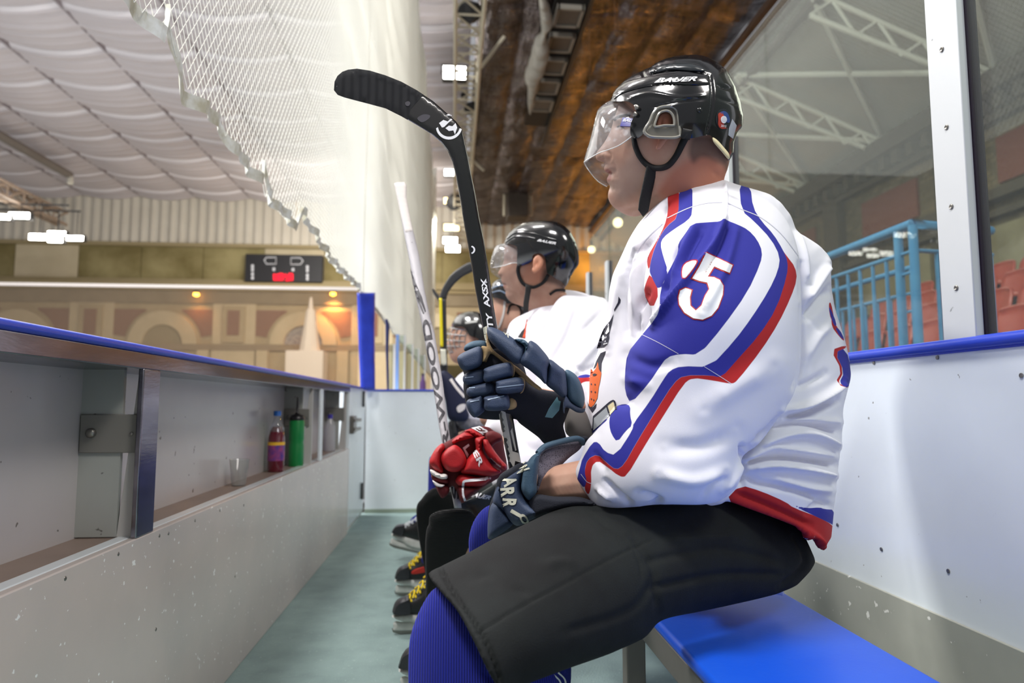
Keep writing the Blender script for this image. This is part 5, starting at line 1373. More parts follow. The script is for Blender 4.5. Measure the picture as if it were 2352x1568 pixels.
# ---- shorts
so_s = [(1000, 1306), (1012, 1300), (1077, 1268), (1128, 1239), (1168, 1221), (1222, 1195), (1258, 1178), (1313, 1160), (1367, 1148), (1500, 1135), (1650, 1130), (1760, 1150), (1835, 1205), (1858, 1250), (1874, 1288), (1862, 1312), (1830, 1345), (1786, 1364), (1700, 1385), (1620, 1402), (1520, 1424), (1480, 1466), (1400, 1502), (1300, 1537), (1200, 1575), (1140, 1640), (1000, 1720), (880, 1660), (860, 1500), (900, 1380), (950, 1330)]
so_r = [(983, 1319), (1000, 1304)] + so_s[1:25] + [(1150, 1592), (1142, 1576), (1120, 1540), (1092, 1480), (1052, 1405), (1015, 1362)]
ShY = [(1000, 1310, 1.10), (1100, 1500, .985), (1400, 1150, 1.23), (1700, 1150, 1.32), (1500, 1400, 1.14), (1860, 1285, 1.38), (1700, 1380, 1.25), (1200, 1400, 1.04)]
g1 = puff_geo(so_s, ShY, k=.92, region=so_r, s=8, n=44, smooth='r')
g2 = puff_geo([(1150, 1200), (1200, 1165), (1350, 1110), (1600, 1080), (1750, 1120), (1800, 1250), (1600, 1330), (1350, 1300), (1220, 1290), (1160, 1260)], [(1180, 1230, 1.60), (1700, 1200, 1.50)], k=.8, s=12)
shorts = mk('shorts', np.concatenate([g1[0], g2[0]]), g1[1] + [tuple(i + len(g1[0]) for i in f) for f in g2[1]], M_short); remeshed(shorts, .0042, 12, .5); keep(shorts, p1)
S4 = lambda pts, w, a: (Z4(pts), w, a)
strokes(shorts, [S4([(418, 838), (480, 960), (560, 1080), (680, 1260), (760, 1430), (800, 1560)], 3.2, -.009),
    S4([(640, 1260), (900, 1100), (1200, 940), (1500, 780), (1640, 710)], 2.4, -.003), S4([(1640, 710), (1760, 660)], 2.4, -.003), S4([(1340, 470), (1450, 560), (1640, 710), (1700, 900)], 3, -.0025),
    S4([(600, 900), (700, 880), (760, 930)], 12, -.004), S4([(1060, 830), (1200, 800), (1300, 850)], 12, .004), S4([(850, 950), (1000, 1010)], 10, -.003),
    ([(1480, 1290), (1650, 1260), (1800, 1290)], 10, -.004), ([(1500, 1350), (1650, 1320), (1800, 1320)], 9, -.005), ([(1450, 1230), (1500, 1300), (1510, 1400)], 8, -.006), ([(1530, 1240), (1700, 1230)], 10, .004), ([(1300, 1450), (1450, 1400), (1500, 1330)], 10, -.004), ([(1820, 1220), (1850, 1290), (1790, 1350)], 7, -.006)])
# ---- socks
sk = puff('sock', [(1040, 1340), (1000, 1350), (975, 1380), (952, 1430), (940, 1480), (938, 1568), (948, 1700), (985, 1850), (1030, 2050), (1050, 2140), (1140, 2140), (1220, 1950), (1290, 1760), (1300, 1640), (1260, 1520), (1180, 1410), (1100, 1345)], [(1050, 1400, 1.06), (1050, 1600, 1.04), (1250, 1500, 1.05), (1090, 2100, 1.06)], M_sock, p1, k=.62, s=9)
strokes(sk, [([(1100, 1540), (1180, 1600)], 8, -.006), ([(1140, 1545), (1200, 1590)], 8, .005)])
sk2 = puff('sock', [(1077, 1262), (1079, 1225), (1092, 1190), (1118, 1163), (1165, 1150), (1230, 1160), (1290, 1230), (1300, 1400), (1312, 1520), (1306, 1600), (1280, 1660), (1240, 1640), (1225, 1500), (1150, 1380), (1090, 1310)], [(1120, 1220, 1.58), (1280, 1600, 1.72)], M_sock, p1, k=.8, s=7)
T_s2 = bvh([sk2]); reliefs('lace', [band([(1268, 1546), (1285, 1562), (1290, 1580)], 1.6), band([(1282, 1544), (1296, 1558), (1300, 1575)], 1.6), band([(1262, 1556), (1272, 1568)], 1.6)], T_s2, M_whitep, p1, lift=.002)

# ---- raised glove (right hand) on the stick
gl = thing_glove = None
def pad(name, pts, Y, m, par, r=9, t=.016, zf=Z2, s=None, **kw):
    return puff(name, zf(pts), Y if isinstance(Y, list) else [(1150, 850, Y)], m, par, round_r=r, k=t, s=s or 5, **kw)
base = puff('glove', Z2([(235, 240), (300, 215), (400, 200), (540, 230), (600, 320), (640, 430), (720, 470), (860, 500), (890, 570), (868, 640), (850, 700), (862, 790), (745, 812), (690, 765), (585, 688), (545, 655), (430, 660), (320, 648), (268, 620), (245, 560), (228, 460), (232, 380), (215, 320)]), [(1070, 760, 1.335), (1080, 980, 1.335), (1190, 850, 1.32), (1300, 900, 1.35), (1280, 1010, 1.37)], M_navyd, p1, k=.9, cap=.032, s=5)
T_g = bvh([base])
pad('finger_pad', [(236, 232), (240, 196), (290, 170), (355, 168), (374, 190), (372, 222), (300, 226)], 1.325, M_teal, base, 8, .018)
pad('finger_pad', [(190, 290), (202, 258), (260, 226), (328, 204), (350, 238), (346, 300), (320, 334), (250, 354), (212, 340)], 1.285, M_navy, base, 12, .022)
pad('fingertip', [(340, 205), (375, 206), (396, 232), (388, 262), (368, 292), (344, 296), (350, 250)], 1.285, M_tan, base, 7, .013)
for pts, Y, t in (([(234, 378), (348, 345), (352, 428), (242, 442)], 1.295, .02), ([(262, 455), (412, 428), (422, 500), (268, 518)], 1.29, .02), ([(248, 545), (300, 516), (346, 504), (358, 590), (352, 612), (300, 646), (262, 610)], 1.29, .022)):
    pad('finger_pad', pts, Y, M_navy, base, 9, t, smooth=True)
for pts, Y, t in (([(356, 368), (366, 338), (486, 304), (528, 316), (538, 380), (500, 396), (366, 424)], 1.262, .02), ([(430, 440), (442, 416), (572, 394), (604, 424), (602, 466), (572, 490), (444, 498)], 1.255, .02), ([(358, 545), (366, 516), (488, 500), (514, 528), (516, 580), (482, 600), (368, 600)], 1.262, .02)):
    pad('finger_pad', pts, Y, M_navy, base, 10, t, smooth=True)
for pts, Y in (([(512, 528), (545, 532), (560, 556), (556, 582), (528, 596), (500, 590)], 1.272), ([(486, 300), (520, 298), (546, 330), (545, 382), (530, 392), (530, 340)], 1.278), ([(570, 392), (606, 404), (612, 440), (600, 484), (580, 494), (596, 440)], 1.272)):
    pad('fingertip', pts, Y, M_tan, base, 5, .012)
pad('palm_lining', [(372, 118), (390, 180), (420, 230), (500, 290), (580, 345), (660, 420), (712, 462), (700, 476), (640, 440), (560, 370), (470, 300), (400, 250), (372, 300), (360, 290), (372, 220)], [(1120, 770, 1.30), (1240, 890, 1.285)], M_tan, base, 4, .008)
th = pad('thumb', [(374, 112), (384, 84), (430, 92), (500, 128), (560, 168), (612, 200), (616, 240), (598, 300), (560, 312), (520, 288), (470, 240), (420, 200), (388, 160)], [(1120, 765, 1.275), (1200, 820, 1.25)], M_navy, base, 16, .028)
pad('thumb_roll', [(545, 160), (600, 160), (632, 190), (626, 240), (604, 290), (590, 280), (606, 230), (600, 196)], 1.245, M_teal, base, 6, .026)
pad('wrist_roll', [(578, 300), (610, 228), (638, 172), (668, 178), (705, 210), (762, 286), (752, 345), (742, 436), (700, 402), (640, 352)], [(1200, 800, 1.24), (1250, 870, 1.25)], M_navy, base, 16, .030)
pad('cuff', [(738, 432), (748, 350), (762, 284), (830, 330), (862, 362), (874, 440), (872, 505), (845, 522), (790, 480)], [(1260, 850, 1.265), (1300, 890, 1.29)], M_navy, base, 14, .032)
pad('cuff_flare', [(858, 356), (920, 374), (962, 440), (982, 520), (976, 570), (955, 590), (900, 560), (866, 510)], [(1300, 880, 1.30), (1340, 920, 1.33)], M_teal, base, 14, .03)
pad('cuff_trim', [(866, 512), (900, 555), (955, 584), (984, 590), (975, 614), (935, 614), (890, 590), (862, 585), (856, 620), (846, 600), (850, 540)], [(1310, 930, 1.30), (1340, 940, 1.33)], M_navy, base, 4, .016)
T_gw = bvh([base] + list(base.children))
relief('glove_emblem', Z2([(735, 642), (760, 590), (810, 518), (818, 540), (832, 545), (822, 600), (780, 648)]), T_gw, mat('teal_print', '#6f9aa6', .5), base, lift=.001, smooth=False)
lettering('lettering', 'W', Z2([(484, 128), (522, 170), (508, 118), (476, 118)]), T_gw, M_silver, base, lift=.001)
for q in ([(272, 548), (326, 536)], [(440, 458), (600, 440)], [(265, 462), (300, 460)], [(380, 535), (480, 512)], [(240, 398), (290, 392)]): relief('glove_stripe', band(Z2(q), 1.0), T_gw, mat('pale_wear', '#8fa0b5', .5), base, lift=.0008, skirt=False)
puff('wrist_lining', [(1300, 940), (1316, 930), (1345, 945), (1362, 1000), (1352, 1012), (1320, 1008), (1298, 990)], [(1330, 975, 1.40)], mat('grey_lining', '#6f6a66', .8), p1, k=.8, s=5)

# ---- lowered glove (left hand) resting between the thighs
g2b = puff('glove', Z2([(392, 1190), (420, 1110), (450, 1010), (520, 960), (600, 930), (640, 1050), (660, 1160), (760, 1180), (960, 1150), (1055, 1192), (900, 1230), (740, 1270), (620, 1320), (500, 1372), (392, 1404), (378, 1352), (382, 1250)]), [(1140, 1180, 1.30), (1200, 1150, 1.27), (1350, 1160, 1.24)], M_navyd, p1, k=.85, cap=.03, s=5)
pad('hand_pad', [(384, 1262), (400, 1190), (440, 1150), (500, 1240), (540, 1300), (470, 1362), (392, 1402), (378, 1352)], 1.285, M_navy, g2b, 16, .034)
pad('hand_pad', [(412, 1180), (424, 1100), (452, 1008), (480, 1000), (470, 1100), (500, 1240), (470, 1230)], 1.278, M_navy, g2b, 10, .03)
band_ = pad('cuff_band', [(452, 1040), (500, 984), (560, 950), (632, 920), (604, 1000), (590, 1090), (612, 1156), (680, 1212), (700, 1248), (640, 1286), (560, 1318), (500, 1260), (468, 1180), (450, 1100)], [(1160, 1160, 1.262), (1190, 1080, 1.25), (1240, 1190, 1.225)], M_navy, g2b, 18, .032)
pad('cuff_rim', [(590, 1040), (606, 960), (648, 892), (690, 862), (735, 838), (705, 882), (694, 960), (684, 1050), (682, 1112), (640, 1160), (606, 1130), (588, 1090)], [(1200, 1100, 1.225), (1240, 1050, 1.22)], M_teal, g2b, 12, .026)
pad('cuff_lining', [(694, 900), (738, 834), (830, 804), (928, 782), (968, 802), (950, 844), (880, 900), (800, 980), (720, 1056), (682, 1112), (690, 1000)], [(1240, 1100, 1.262), (1330, 1020, 1.30)], mat('mesh_lining', '#5f5a66', .8, speck=(420, .6, '#2e2b36'), bump=(420, .6)), g2b, 14, .012)
rim = MB().tube([P(*q, 1.255 + .05 * t) for q, t in zip(catmull(Z2([(690, 868), (735, 826), (830, 796), (925, 776), (962, 786), (970, 805)]), 6), np.linspace(0, 1, 40))], .0055, 8).build('rim_piping', M_teal, None, smooth=True); keep(rim, g2b)
pad('cuff_knob', [(948, 790), (962, 764), (990, 762), (1004, 778), (990, 802), (960, 812)], 1.30, M_navyd, g2b, 6, .012)
pad('wrist_strap', [(640, 1158), (690, 1122), (800, 1136), (960, 1140), (1058, 1190), (900, 1204), (740, 1240), (660, 1262)], [(1230, 1150, 1.222), (1360, 1160, 1.19)], M_navyd, g2b, 12, .018)
T_b = bvh([band_] + [c for c in g2b.children])
for ch, cx, cy, ang, sz in (('W', 592, 962, 58, 62), ('A', 518, 1042, 74, 62), ('R', 505, 1108, 84, 62), ('R', 516, 1176, 93, 62), ('I', 556, 1240, 120, 55), ('O', 606, 1276, 146, 50)):
    a = R(ang); ex = np.array([math.cos(a + math.pi * 0), math.sin(a)]); ey = np.array([math.sin(a), -math.cos(a)])
    # letters climb down the band: baseline runs along ex, letter tops point to the left
    c = np.array([cx, cy]); w = sz * (.9 if ch != 'I' else .4); ex = np.array([math.cos(a), math.sin(a)]); ey = np.array([math.sin(a), -math.cos(a)])
    if ch in ('I', 'O'): h = 70
    else: h = 84
    q = [c - ex * w / 2 - ey * h / 2, c + ex * w / 2 - ey * h / 2, c + ex * w / 2 + ey * h / 2, c - ex * w / 2 + ey * h / 2]
    lettering('lettering', ch, Z2(q), T_b, M_silver, g2b, lift=.0016, shear=.0, bold=.045)

# ---- black stick held upright
st1 = thing('hockey_stick', 'black stick with taped curved blade held upright by the nearest player', 'hockey stick', (0, 1.25, .9))
bl = Z6([(76, 210), (80, 160), (98, 124), (128, 98), (165, 84), (220, 78), (300, 90), (400, 120), (500, 160), (600, 215), (700, 280), (780, 350), (845, 408), (885, 462), (902, 540), (925, 650), (942, 740), (965, 850), (990, 1000), (1020, 1150), (1050, 1330), (1082, 1568)]) + [(1143, 752), (1176, 943), (1197, 1062), (1225, 1210), (1260, 1400), (1228, 1400), (1192, 1215), (1166, 1060), (1145, 943), (1110, 756)] + Z6([(985, 1568), (968, 1480), (945, 1330), (918, 1180), (896, 1060), (874, 920), (858, 830), (842, 745), (822, 665), (790, 595), (748, 540), (690, 490), (600, 435), (500, 375), (400, 325), (300, 298), (200, 272), (140, 256), (100, 240)])
StY = [(780, 230, 1.22), (950, 220, 1.27), (1060, 330, 1.30), (1110, 650, 1.315), (1190, 1060, 1.325), (1240, 1400, 1.34)]
M_stick = mat('black_stick', '#0c0b0e', .28, coat=.4, speck=(60, .735, '#b9b9be'))
M_tape = mat('black_cloth_tape', '#17181b', .9, bump=(0, .8), lines=('X', 22, .6), bdist=.003)
shaft = puff('shaft', bl, StY, M_stick, st1, smooth=False, round_r=5, k=.011, s=7)
T_st = bvh([shaft])
tape = relief('blade_tape', Z6([(74, 212), (78, 158), (96, 122), (126, 96), (165, 82), (220, 76), (300, 88), (400, 118), (500, 158), (600, 213), (640, 240), (560, 330), (540, 400), (500, 377), (400, 327), (300, 300), (200, 274), (140, 258), (98, 242)]), T_st, M_tape, st1, lift=.0012, smooth=False)
reliefs('blade_chip', [Z6([(525, 290), (545, 282), (556, 295), (545, 312), (528, 308)]), Z6([(600, 390), (640, 365), (680, 372), (670, 395), (630, 415)])], bvh([tape, shaft]), mat('worn_tape', '#4d4b50', .9), st1, lift=.0008)
# round maker's mark
def arc(c, r, a0, a1, n=16): return [(c[0] + r * math.cos(R(a0 + (a1 - a0) * i / n)), c[1] + r * math.sin(R(a0 + (a1 - a0) * i / n))) for i in range(n + 1)]
reliefs('round_mark', [stripp(Z6(arc((800, 442), 82, 12, 172)), Z6(arc((800, 436), 70, 14, 172))), Z6([(738, 420), (765, 400), (792, 410), (812, 392), (822, 398), (800, 415), (770, 445), (756, 448)]), Z6([(778, 452), (800, 436), (822, 440), (842, 420), (852, 450), (838, 492), (828, 466), (800, 470)]), Z6([(782, 370), (800, 362), (822, 372), (800, 374)])], T_st, M_whitep, st1, lift=.0008, smooth=False)
reliefs('shaft_mark', [stripp(Z6(arc((940, 1220), 26, -80, 80)), Z6(arc((938, 1220), 18, -80, 80)))], T_st, M_whitep, st1, lift=.0008, smooth=False)
ang = math.atan2(752 - 600, 1143 - 1112)
lettering('lettering', 'AXSX', ZD([(565, 418), (522, 148), (480, 158), (520, 432)]) if False else [ZD([(572, 412)])[0], ZD([(532, 146)])[0], ZD([(484, 156)])[0], ZD([(520, 424)])[0]], T_st, M_whitep, st1, lift=.001, shear=.15, bold=.03, sp=.95)
lettering('lettering', 'TY', [ZD([(600, 590)])[0], ZD([(580, 452)])[0], ZD([(530, 462)])[0], ZD([(546, 600)])[0]], T_st, M_whitep, st1, lift=.001, shear=.2, bold=.03)
relief('silver_panel', [(1146, 943), (1160, 943), (1168, 985), (1177, 1036), (1190, 1040), (1195, 1062), (1183, 1058), (1180, 1074), (1172, 1060), (1167, 1060), (1155, 1000)], T_st, mat('silver_stick', '#b9b6b0', .35), st1, lift=.0012, smooth=False)
relief('silver_panel', [(1176, 982), (1186, 1034), (1183, 1035), (1172, 990)], T_st, mat('silver_stick', '#b9b6b0', .35), st1, lift=.0012, smooth=False)
relief('grey_panel', [(1110, 752), (1118, 748), (1122, 790), (1116, 790)], T_st, M_silver, st1, lift=.001, smooth=False)
# ================================================================ SKATES AND THE OTHER PLAYERS
M_boot = mat('black_boot', '#131315', .4, bump=(200, .2)); M_hold = mat('white_blade_holder', '#cfcfc8', .4, var=(30, .4, '#9d9c96'))
M_lacey = mat('yellow_lace', '#e6c81c', .7); M_lacew = mat('white_lace', '#d9dde0', .7)
def skate(parent, toe_px, bottom_px, Y, m_lace, tilt=0, yaw=0, boot=M_boot, accent=None, zoff=0, name='skate'):
    """a skate whose blade stands on the floor; toe towards the aisle"""
    t = P(toe_px, bottom_px, Y); M = Matrix.Translation((t.x + .155, Y, zoff)) @ Matrix.Rotation(yaw, 4, 'Z') @ Matrix.Rotation(tilt, 4, 'Y')
    mp = local_map(M); kw = dict(mapper=mp, n=30)
    b = puff(name, [(-.150, .078), (-.153, .10), (-.14, .122), (-.10, .135), (-.06, .155), (-.02, .20), (.0, .25), (.05, .262), (.10, .255), (.125, .21), (.122, .15), (.138, .11), (.132, .078), (.0, .072)], None, boot, parent, k=.9, cap=.042, s=.011, **kw)
    par = parent; loc = Vector(parent.location)
    def ch(n, pts, m, th, **k2):
        o = puff(n, pts, None, m, parent, k=th, round_r=.006, s=.012, smooth=k2.pop('smooth', True), **kw); o.parent = b; o.matrix_parent_inverse = (Matrix.Translation(loc) @ b.matrix_parent_inverse).inverted(); return o
    ch('toe_cap', [(-.156, .080), (-.158, .10), (-.146, .122), (-.12, .134), (-.098, .136), (-.095, .08)], mat('toe_cap_plastic', '#26262a', .3), .036)
    ch('blade_holder', [(-.148, .075), (.132, .075), (.128, .05), (.10, .045), (.06, .03), (-.05, .03), (-.09, .045), (-.125, .05)], M_hold, .018)
    ch('blade_holder', [(-.156, .03), (-.15, .05), (-.10, .045), (.10, .045), (.14, .05), (.145, .028), (.12, .014), (-.13, .014)], M_hold, .008)
    ch('blade', [(-.163, .026), (-.158, .010), (-.13, .001), (.12, .001), (.15, .010), (.148, .022), (.12, .017), (-.13, .017)], M_steel, .002, smooth=False)
    lc = MB()
    for i in range(7):
        u0, v0 = -.098 + i * .016, .137 + i * .012 + (i ** 2) * .0012
        for sgn in (1, -1):
            q = [M @ Vector((u0 - .006 * sgn, -.026, v0 - .012)), M @ Vector((u0 + .002, -.012 * sgn, v0 + .006)), M @ Vector((u0 + .010 * sgn, .022, v0 - .006))]
            lc.tube(q, .0036, 5)
    o = lc.build('lace', m_lace, None, smooth=True); o.parent = b; o.matrix_parent_inverse = (Matrix.Translation(loc) @ b.matrix_parent_inverse).inverted(); o['kind'] = 'stuff'
    if accent: ch('side_stripe', [(-.08, .10), (-.075, .125), (.02, .15), (.03, .12)], mat('red_stripe', '#a32418', .5), .0425)
    return b

def person(label, loc): return thing('person', label, 'person', loc)

# ---------------------------------------------------------------- second player
p2 = person('player in plain white jersey and black visor helmet holding a silver stick, second on bench', (.5, 2.35, .44))
h2 = ZA([(285, 380), (283, 440), (280, 500), (276, 545), (258, 592), (236, 630), (213, 668), (210, 688), (225, 702), (248, 712), (252, 735), (250, 760), (262, 785), (284, 800), (268, 822), (284, 832), (280, 850), (300, 868), (298, 905), (312, 945), (350, 990), (400, 1018), (440, 1030), (490, 1050), (540, 1090), (560, 1180), (600, 1300), (900, 1300), (1010, 1000), (965, 860), (1000, 780), (1040, 650), (1060, 500), (1000, 300), (860, 180), (640, 150), (430, 190), (320, 280)])
H2Y = [(1150, 620, 2.47), (1250, 600, 2.36), (1320, 590, 2.28), (1250, 720, 2.42)]
ear2 = puff_geo(ZA([(600, 600), (604, 540), (622, 490), (660, 462), (705, 464), (738, 500), (738, 560), (710, 612), (668, 655), (625, 682), (600, 676), (592, 640)]), lambda p: np.full(len(p), 2.262), k=.5, cap=.011, s=2.2)
b2 = body_of('body', p2, puff_geo(h2, H2Y, k=.82, s=2.4, n=46), [
    [(tuple(P(1330, 1010, 2.45)), .14), (tuple(P(1320, 780, 2.45)), .13), (tuple(P(1290, 700, 2.42)), .05)],
    [(tuple(P(1290, 760, 2.25)), .05), (tuple(P(1250, 1000, 2.1)), .045), (tuple(P(1155, 1035, 1.97)), .02), (tuple(P(1100, 1035, 1.86)), .014)],
    [(tuple(P(1330, 760, 2.6)), .05), (tuple(P(1240, 960, 2.5)), .045), (tuple(P(1150, 1030, 2.1)), .025)],
    [(tuple(P(1330, 1120, 2.35)), .05), (tuple(P(1080, 1245, 1.95)), .024), (tuple(P(1000, 1400, 2.2)), .028)],
    [(tuple(P(1330, 1060, 2.5)), .05), (tuple(P(1010, 1165, 2.32)), .028), (tuple(P(1000, 1330, 2.55)), .028)]], .0045, [ear2])
strokes(b2, [(ZA([(300, 520), (330, 540)]), 6, -.008), (ZA([(255, 800), (290, 802), (310, 812)]), 2, -.004), (ZA([(235, 705), (252, 702)]), 2.4, -.006), (ZA([(655, 500), (650, 560), (625, 610)]), 4, -.008), (ZA([(300, 890), (340, 900)]), 5, -.003), (ZA([(690, 560), (660, 640)]), 3, .003)])
paint(b2, 'hair', [ZA([(740, 620), (900, 720), (970, 790), (960, 860), (860, 800), (760, 780), (700, 760)])], False); paint(b2, 'lips', [ZA([(250, 790), (300, 795), (300, 830), (270, 845)])], False); paint(b2, 'ruddy', [ZA([(600, 460), (740, 460), (740, 700), (620, 820), (480, 700)])], False)
M_sk2 = M_skin.copy(); M_sk2.name = 'skin_second'; painted(M_sk2, [('ruddy', '#c07a5a', 12, .6), ('hair', '#3a2c26', 7, .8), ('lips', '#a06458', 2, .7)])
b2.data.materials.clear(); b2.data.materials.append(M_sk2)
hs2 = ZA([(285, 335), (310, 270), (345, 215), (400, 165), (460, 130), (530, 102), (610, 86), (700, 80), (800, 84), (880, 98), (960, 140), (1030, 210), (1080, 300), (1112, 400), (1126, 500), (1118, 580), (1075, 640), (1042, 700), (1012, 788), (960, 880), (800, 900), (500, 850), (330, 700), (270, 520)])
hr2 = hs2[:18] + ZA([(985, 812), (955, 795), (920, 760), (875, 740), (820, 700), (770, 670), (755, 600), (745, 510), (715, 462), (665, 450), (610, 470), (590, 540), (540, 572), (480, 588), (432, 590), (430, 480), (430, 380), (340, 345)])
hg = puff_geo(hs2, H2Y, k=1.2, region=hr2, s=2.6, n=46, smooth='r')
hm2 = mk('helmet', *hg, M_black); weld(hm2); sharp(hm2, 50); keep(hm2, p2)
T2 = bvh([hm2])
reliefs('helmet_ridge', [band(ZA(q), 1.6) for q in ([(310, 290), (420, 215), (600, 225), (760, 270), (870, 300)], [(300, 325), (400, 262), (520, 262), (640, 285)], [(340, 240), (450, 190), (560, 195)])], T2, M_black, hm2, lift=.002, k=1)
lettering('lettering', 'BAUER', ZA([(655, 312), (865, 352), (872, 325), (668, 288)]), T2, M_whitep, hm2, lift=.002, shear=.3, bold=.03)
T2b = bvh([b2, hm2])
relief('chin_strap', band(ZA([(455, 575), (442, 640), (460, 720), (500, 785), (550, 815), (620, 828), (690, 800), (745, 755), (780, 690)]), 3.6), T2b, M_strap, p2, lift=.004, k=.8, smooth=False, s=3)
puff('chin_strap', ZA([(525, 800), (595, 812), (580, 900), (562, 1010), (556, 1112), (497, 1112), (500, 1000), (520, 880)]), [(1215, 690, 2.325)], M_strap, p2, k=1, cap=.006, s=3, smooth=False)
v2s = ZA([(290, 342), (220, 355), (180, 392), (150, 480), (132, 570), (130, 630), (155, 680), (200, 712), (245, 728), (400, 760), (640, 700), (760, 560), (700, 350), (500, 300)])
A1, F1 = puff_geo(v2s, H2Y, k=1.35, region=ZA([(290, 342), (430, 345), (590, 378), (604, 400), (590, 500), (570, 572), (540, 580), (400, 556), (280, 590), (150, 612), (132, 590), (150, 480), (180, 392), (220, 355)]), s=2.6, smooth='r', sides='front')
A2, F2 = puff_geo(v2s, H2Y, k=1.1, region=ZA([(290, 342), (220, 355), (180, 392), (150, 480), (132, 570), (130, 630), (155, 680), (200, 712), (245, 728), (300, 690), (400, 560), (430, 400)]), s=2.6, smooth='r', sides='back')
v2 = mk('visor', list(map(tuple, A1)) + list(map(tuple, A2)), list(F1) + [tuple(i + len(A1) for i in f) for f in F2], M_visor); sl = v2.modifiers.new('s', 'SOLIDIFY'); sl.thickness = .0018; keep(v2, p2)
yf2 = yfield(H2Y); Fv2 = Field(np.array(catmull(v2s, 5, True)), 40)
def vis2(q): p = np.array([q]); return P(q[0], q[1], float(yf2(p)[0] - Fv2.at(p)[0] * yf2(p)[0] / FPX * 1.36))
keep(MB().tube([vis2(q) for q in catmull(ZA([(300, 345), (430, 345), (585, 378), (604, 400), (590, 500), (572, 570), (545, 580), (400, 556), (280, 588), (160, 610)]), 5)], .0016, 6).build('visor_edge', mat('visor_rim', '#dcdcd8', .25), None, smooth=True), p2)
TV = bvh([v2]); relief('visor_plate', ZA([(432, 380), (590, 385), (580, 545), (500, 560), (428, 540)]), TV, mat('smoked_plate', '#43433f', .35), p2, lift=.001, smooth=False)
TVp = bvh([c for c in p2.children if c.name.startswith('visor_plate')])
reliefs('visor_plate_slot', [ZA([(480, 390), (505, 385), (515, 410), (490, 420)]), ZA([(545, 410), (570, 412), (572, 435), (550, 440)]), ZA([(455, 430), (540, 425), (535, 440), (455, 445)]), ZA([(470, 470), (520, 465), (530, 490), (480, 510)]), ZA([(455, 500), (470, 520), (510, 525), (480, 535)])], TVp, mat('pale_slot', '#c9c9c2', .4), p2, lift=.001, smooth=False)
# jersey
jt = puff_geo([(1216, 714), (1180, 733), (1165, 757), (1150, 830), (1120, 960), (1112, 985), (1140, 1012), (1160, 1050), (1130, 1112), (1230, 1180), (1400, 1170), (1480, 1000), (1460, 800), (1398, 694), (1365, 682), (1328, 669), (1280, 666), (1244, 690)], [(1200, 740, 2.42), (1350, 700, 2.42), (1300, 900, 2.45), (1150, 1000, 2.3), (1350, 1100, 2.4)], k=.95, cap=.2, s=9)
js = puff_geo([(1290, 680), (1262, 720), (1245, 790), (1232, 870), (1200, 950), (1160, 1010), (1150, 1060), (1138, 1100), (1170, 1118), (1300, 1110), (1380, 1020), (1440, 900), (1440, 780), (1396, 694), (1340, 676)], [(1300, 690, 2.30), (1250, 900, 2.15), (1400, 900, 2.2), (1160, 1070, 1.92), (1320, 1060, 2.05)], k=.95, cap=.12, s=8)
j2 = mk('jersey', np.concatenate([jt[0], js[0]]), jt[1] + [tuple(i + len(jt[0]) for i in f) for f in js[1]], M_jersey); remeshed(j2, .007, 4); keep(j2, p2)
strokes(j2, [([(1330, 700), (1300, 780), (1250, 850)], 9, -.014), ([(1400, 760), (1320, 850), (1240, 1000)], 10, .014), ([(1380, 720), (1340, 760)], 7, -.01), ([(1220, 740), (1210, 830)], 6, -.012), ([(1300, 840), (1340, 850), (1390, 830)], 5, -.008), ([(1260, 760), (1230, 830)], 6, .01), ([(1180, 1000), (1230, 1030), (1300, 1040)], 9, -.014)])
TJ2 = bvh([j2]); relief('collar_trim', ZA([(540, 1190), (524, 1330), (518, 1405), (440, 1390), (480, 1330), (515, 1290)]), TJ2, mat('black_cloth', '#17171a', .8), j2, lift=.002, smooth=False)
TJ2b = bvh([j2] + list(j2.children)); relief('collar_trim', ZA([(540, 1190), (524, 1330), (518, 1405), (490, 1400), (510, 1340), (522, 1270)]), TJ2b, mat('orange_red_trim', '#d04a20', .7), j2, lift=.002, smooth=False)
relief('collar_trim', band(ZA([(800, 912), (860, 870), (920, 862), (970, 866)]), 2.6), bvh([b2, j2]), mat('black_cloth', '#17171a', .8), j2, lift=.004)
# shorts, socks, skates
s2 = puff('shorts', Z4([(515, 468), (545, 432), (620, 395), (700, 345), (790, 290), (900, 240), (1100, 200), (1250, 240), (1250, 420), (1000, 560), (700, 620), (660, 540), (620, 480), (570, 462)]), [(1050, 1180, 1.92), (1150, 1110, 2.0), (1300, 1100, 2.25)], mat('grey_black_shorts', '#333837', .75, bump=(300, .4)), p2, k=.85, s=8)
strokes(s2, [(Z4([(520, 462), (580, 470), (640, 505), (680, 560)]), 3, .008), (Z4([(540, 440), (610, 462), (660, 500)]), 2.5, -.006)])
lettering('lettering', 'BAUER', ZB([(700, 1210), (985, 1245), (1015, 1198), (740, 1130)]), bvh([s2]), M_whitep, s2, lift=.002, shear=.3, bold=.03)
puff('shorts', [(1003, 1150), (1012, 1128), (1040, 1108), (1110, 1088), (1200, 1070), (1340, 1050), (1420, 1120), (1300, 1190), (1150, 1200), (1060, 1185), (1015, 1170)], [(1010, 1150, 2.33), (1200, 1130, 2.38), (1380, 1110, 2.5), (1050, 1110, 2.33)], mat('grey_black_shorts', '#333837', .75, bump=(300, .4)), p2, k=.85, s=8)
def legs(par, near, far, Yn, Yf, m):
    for pts, Y in ((near, Yn), (far, Yf)): puff('sock', pts, Y, m, par, k=.8, s=7)
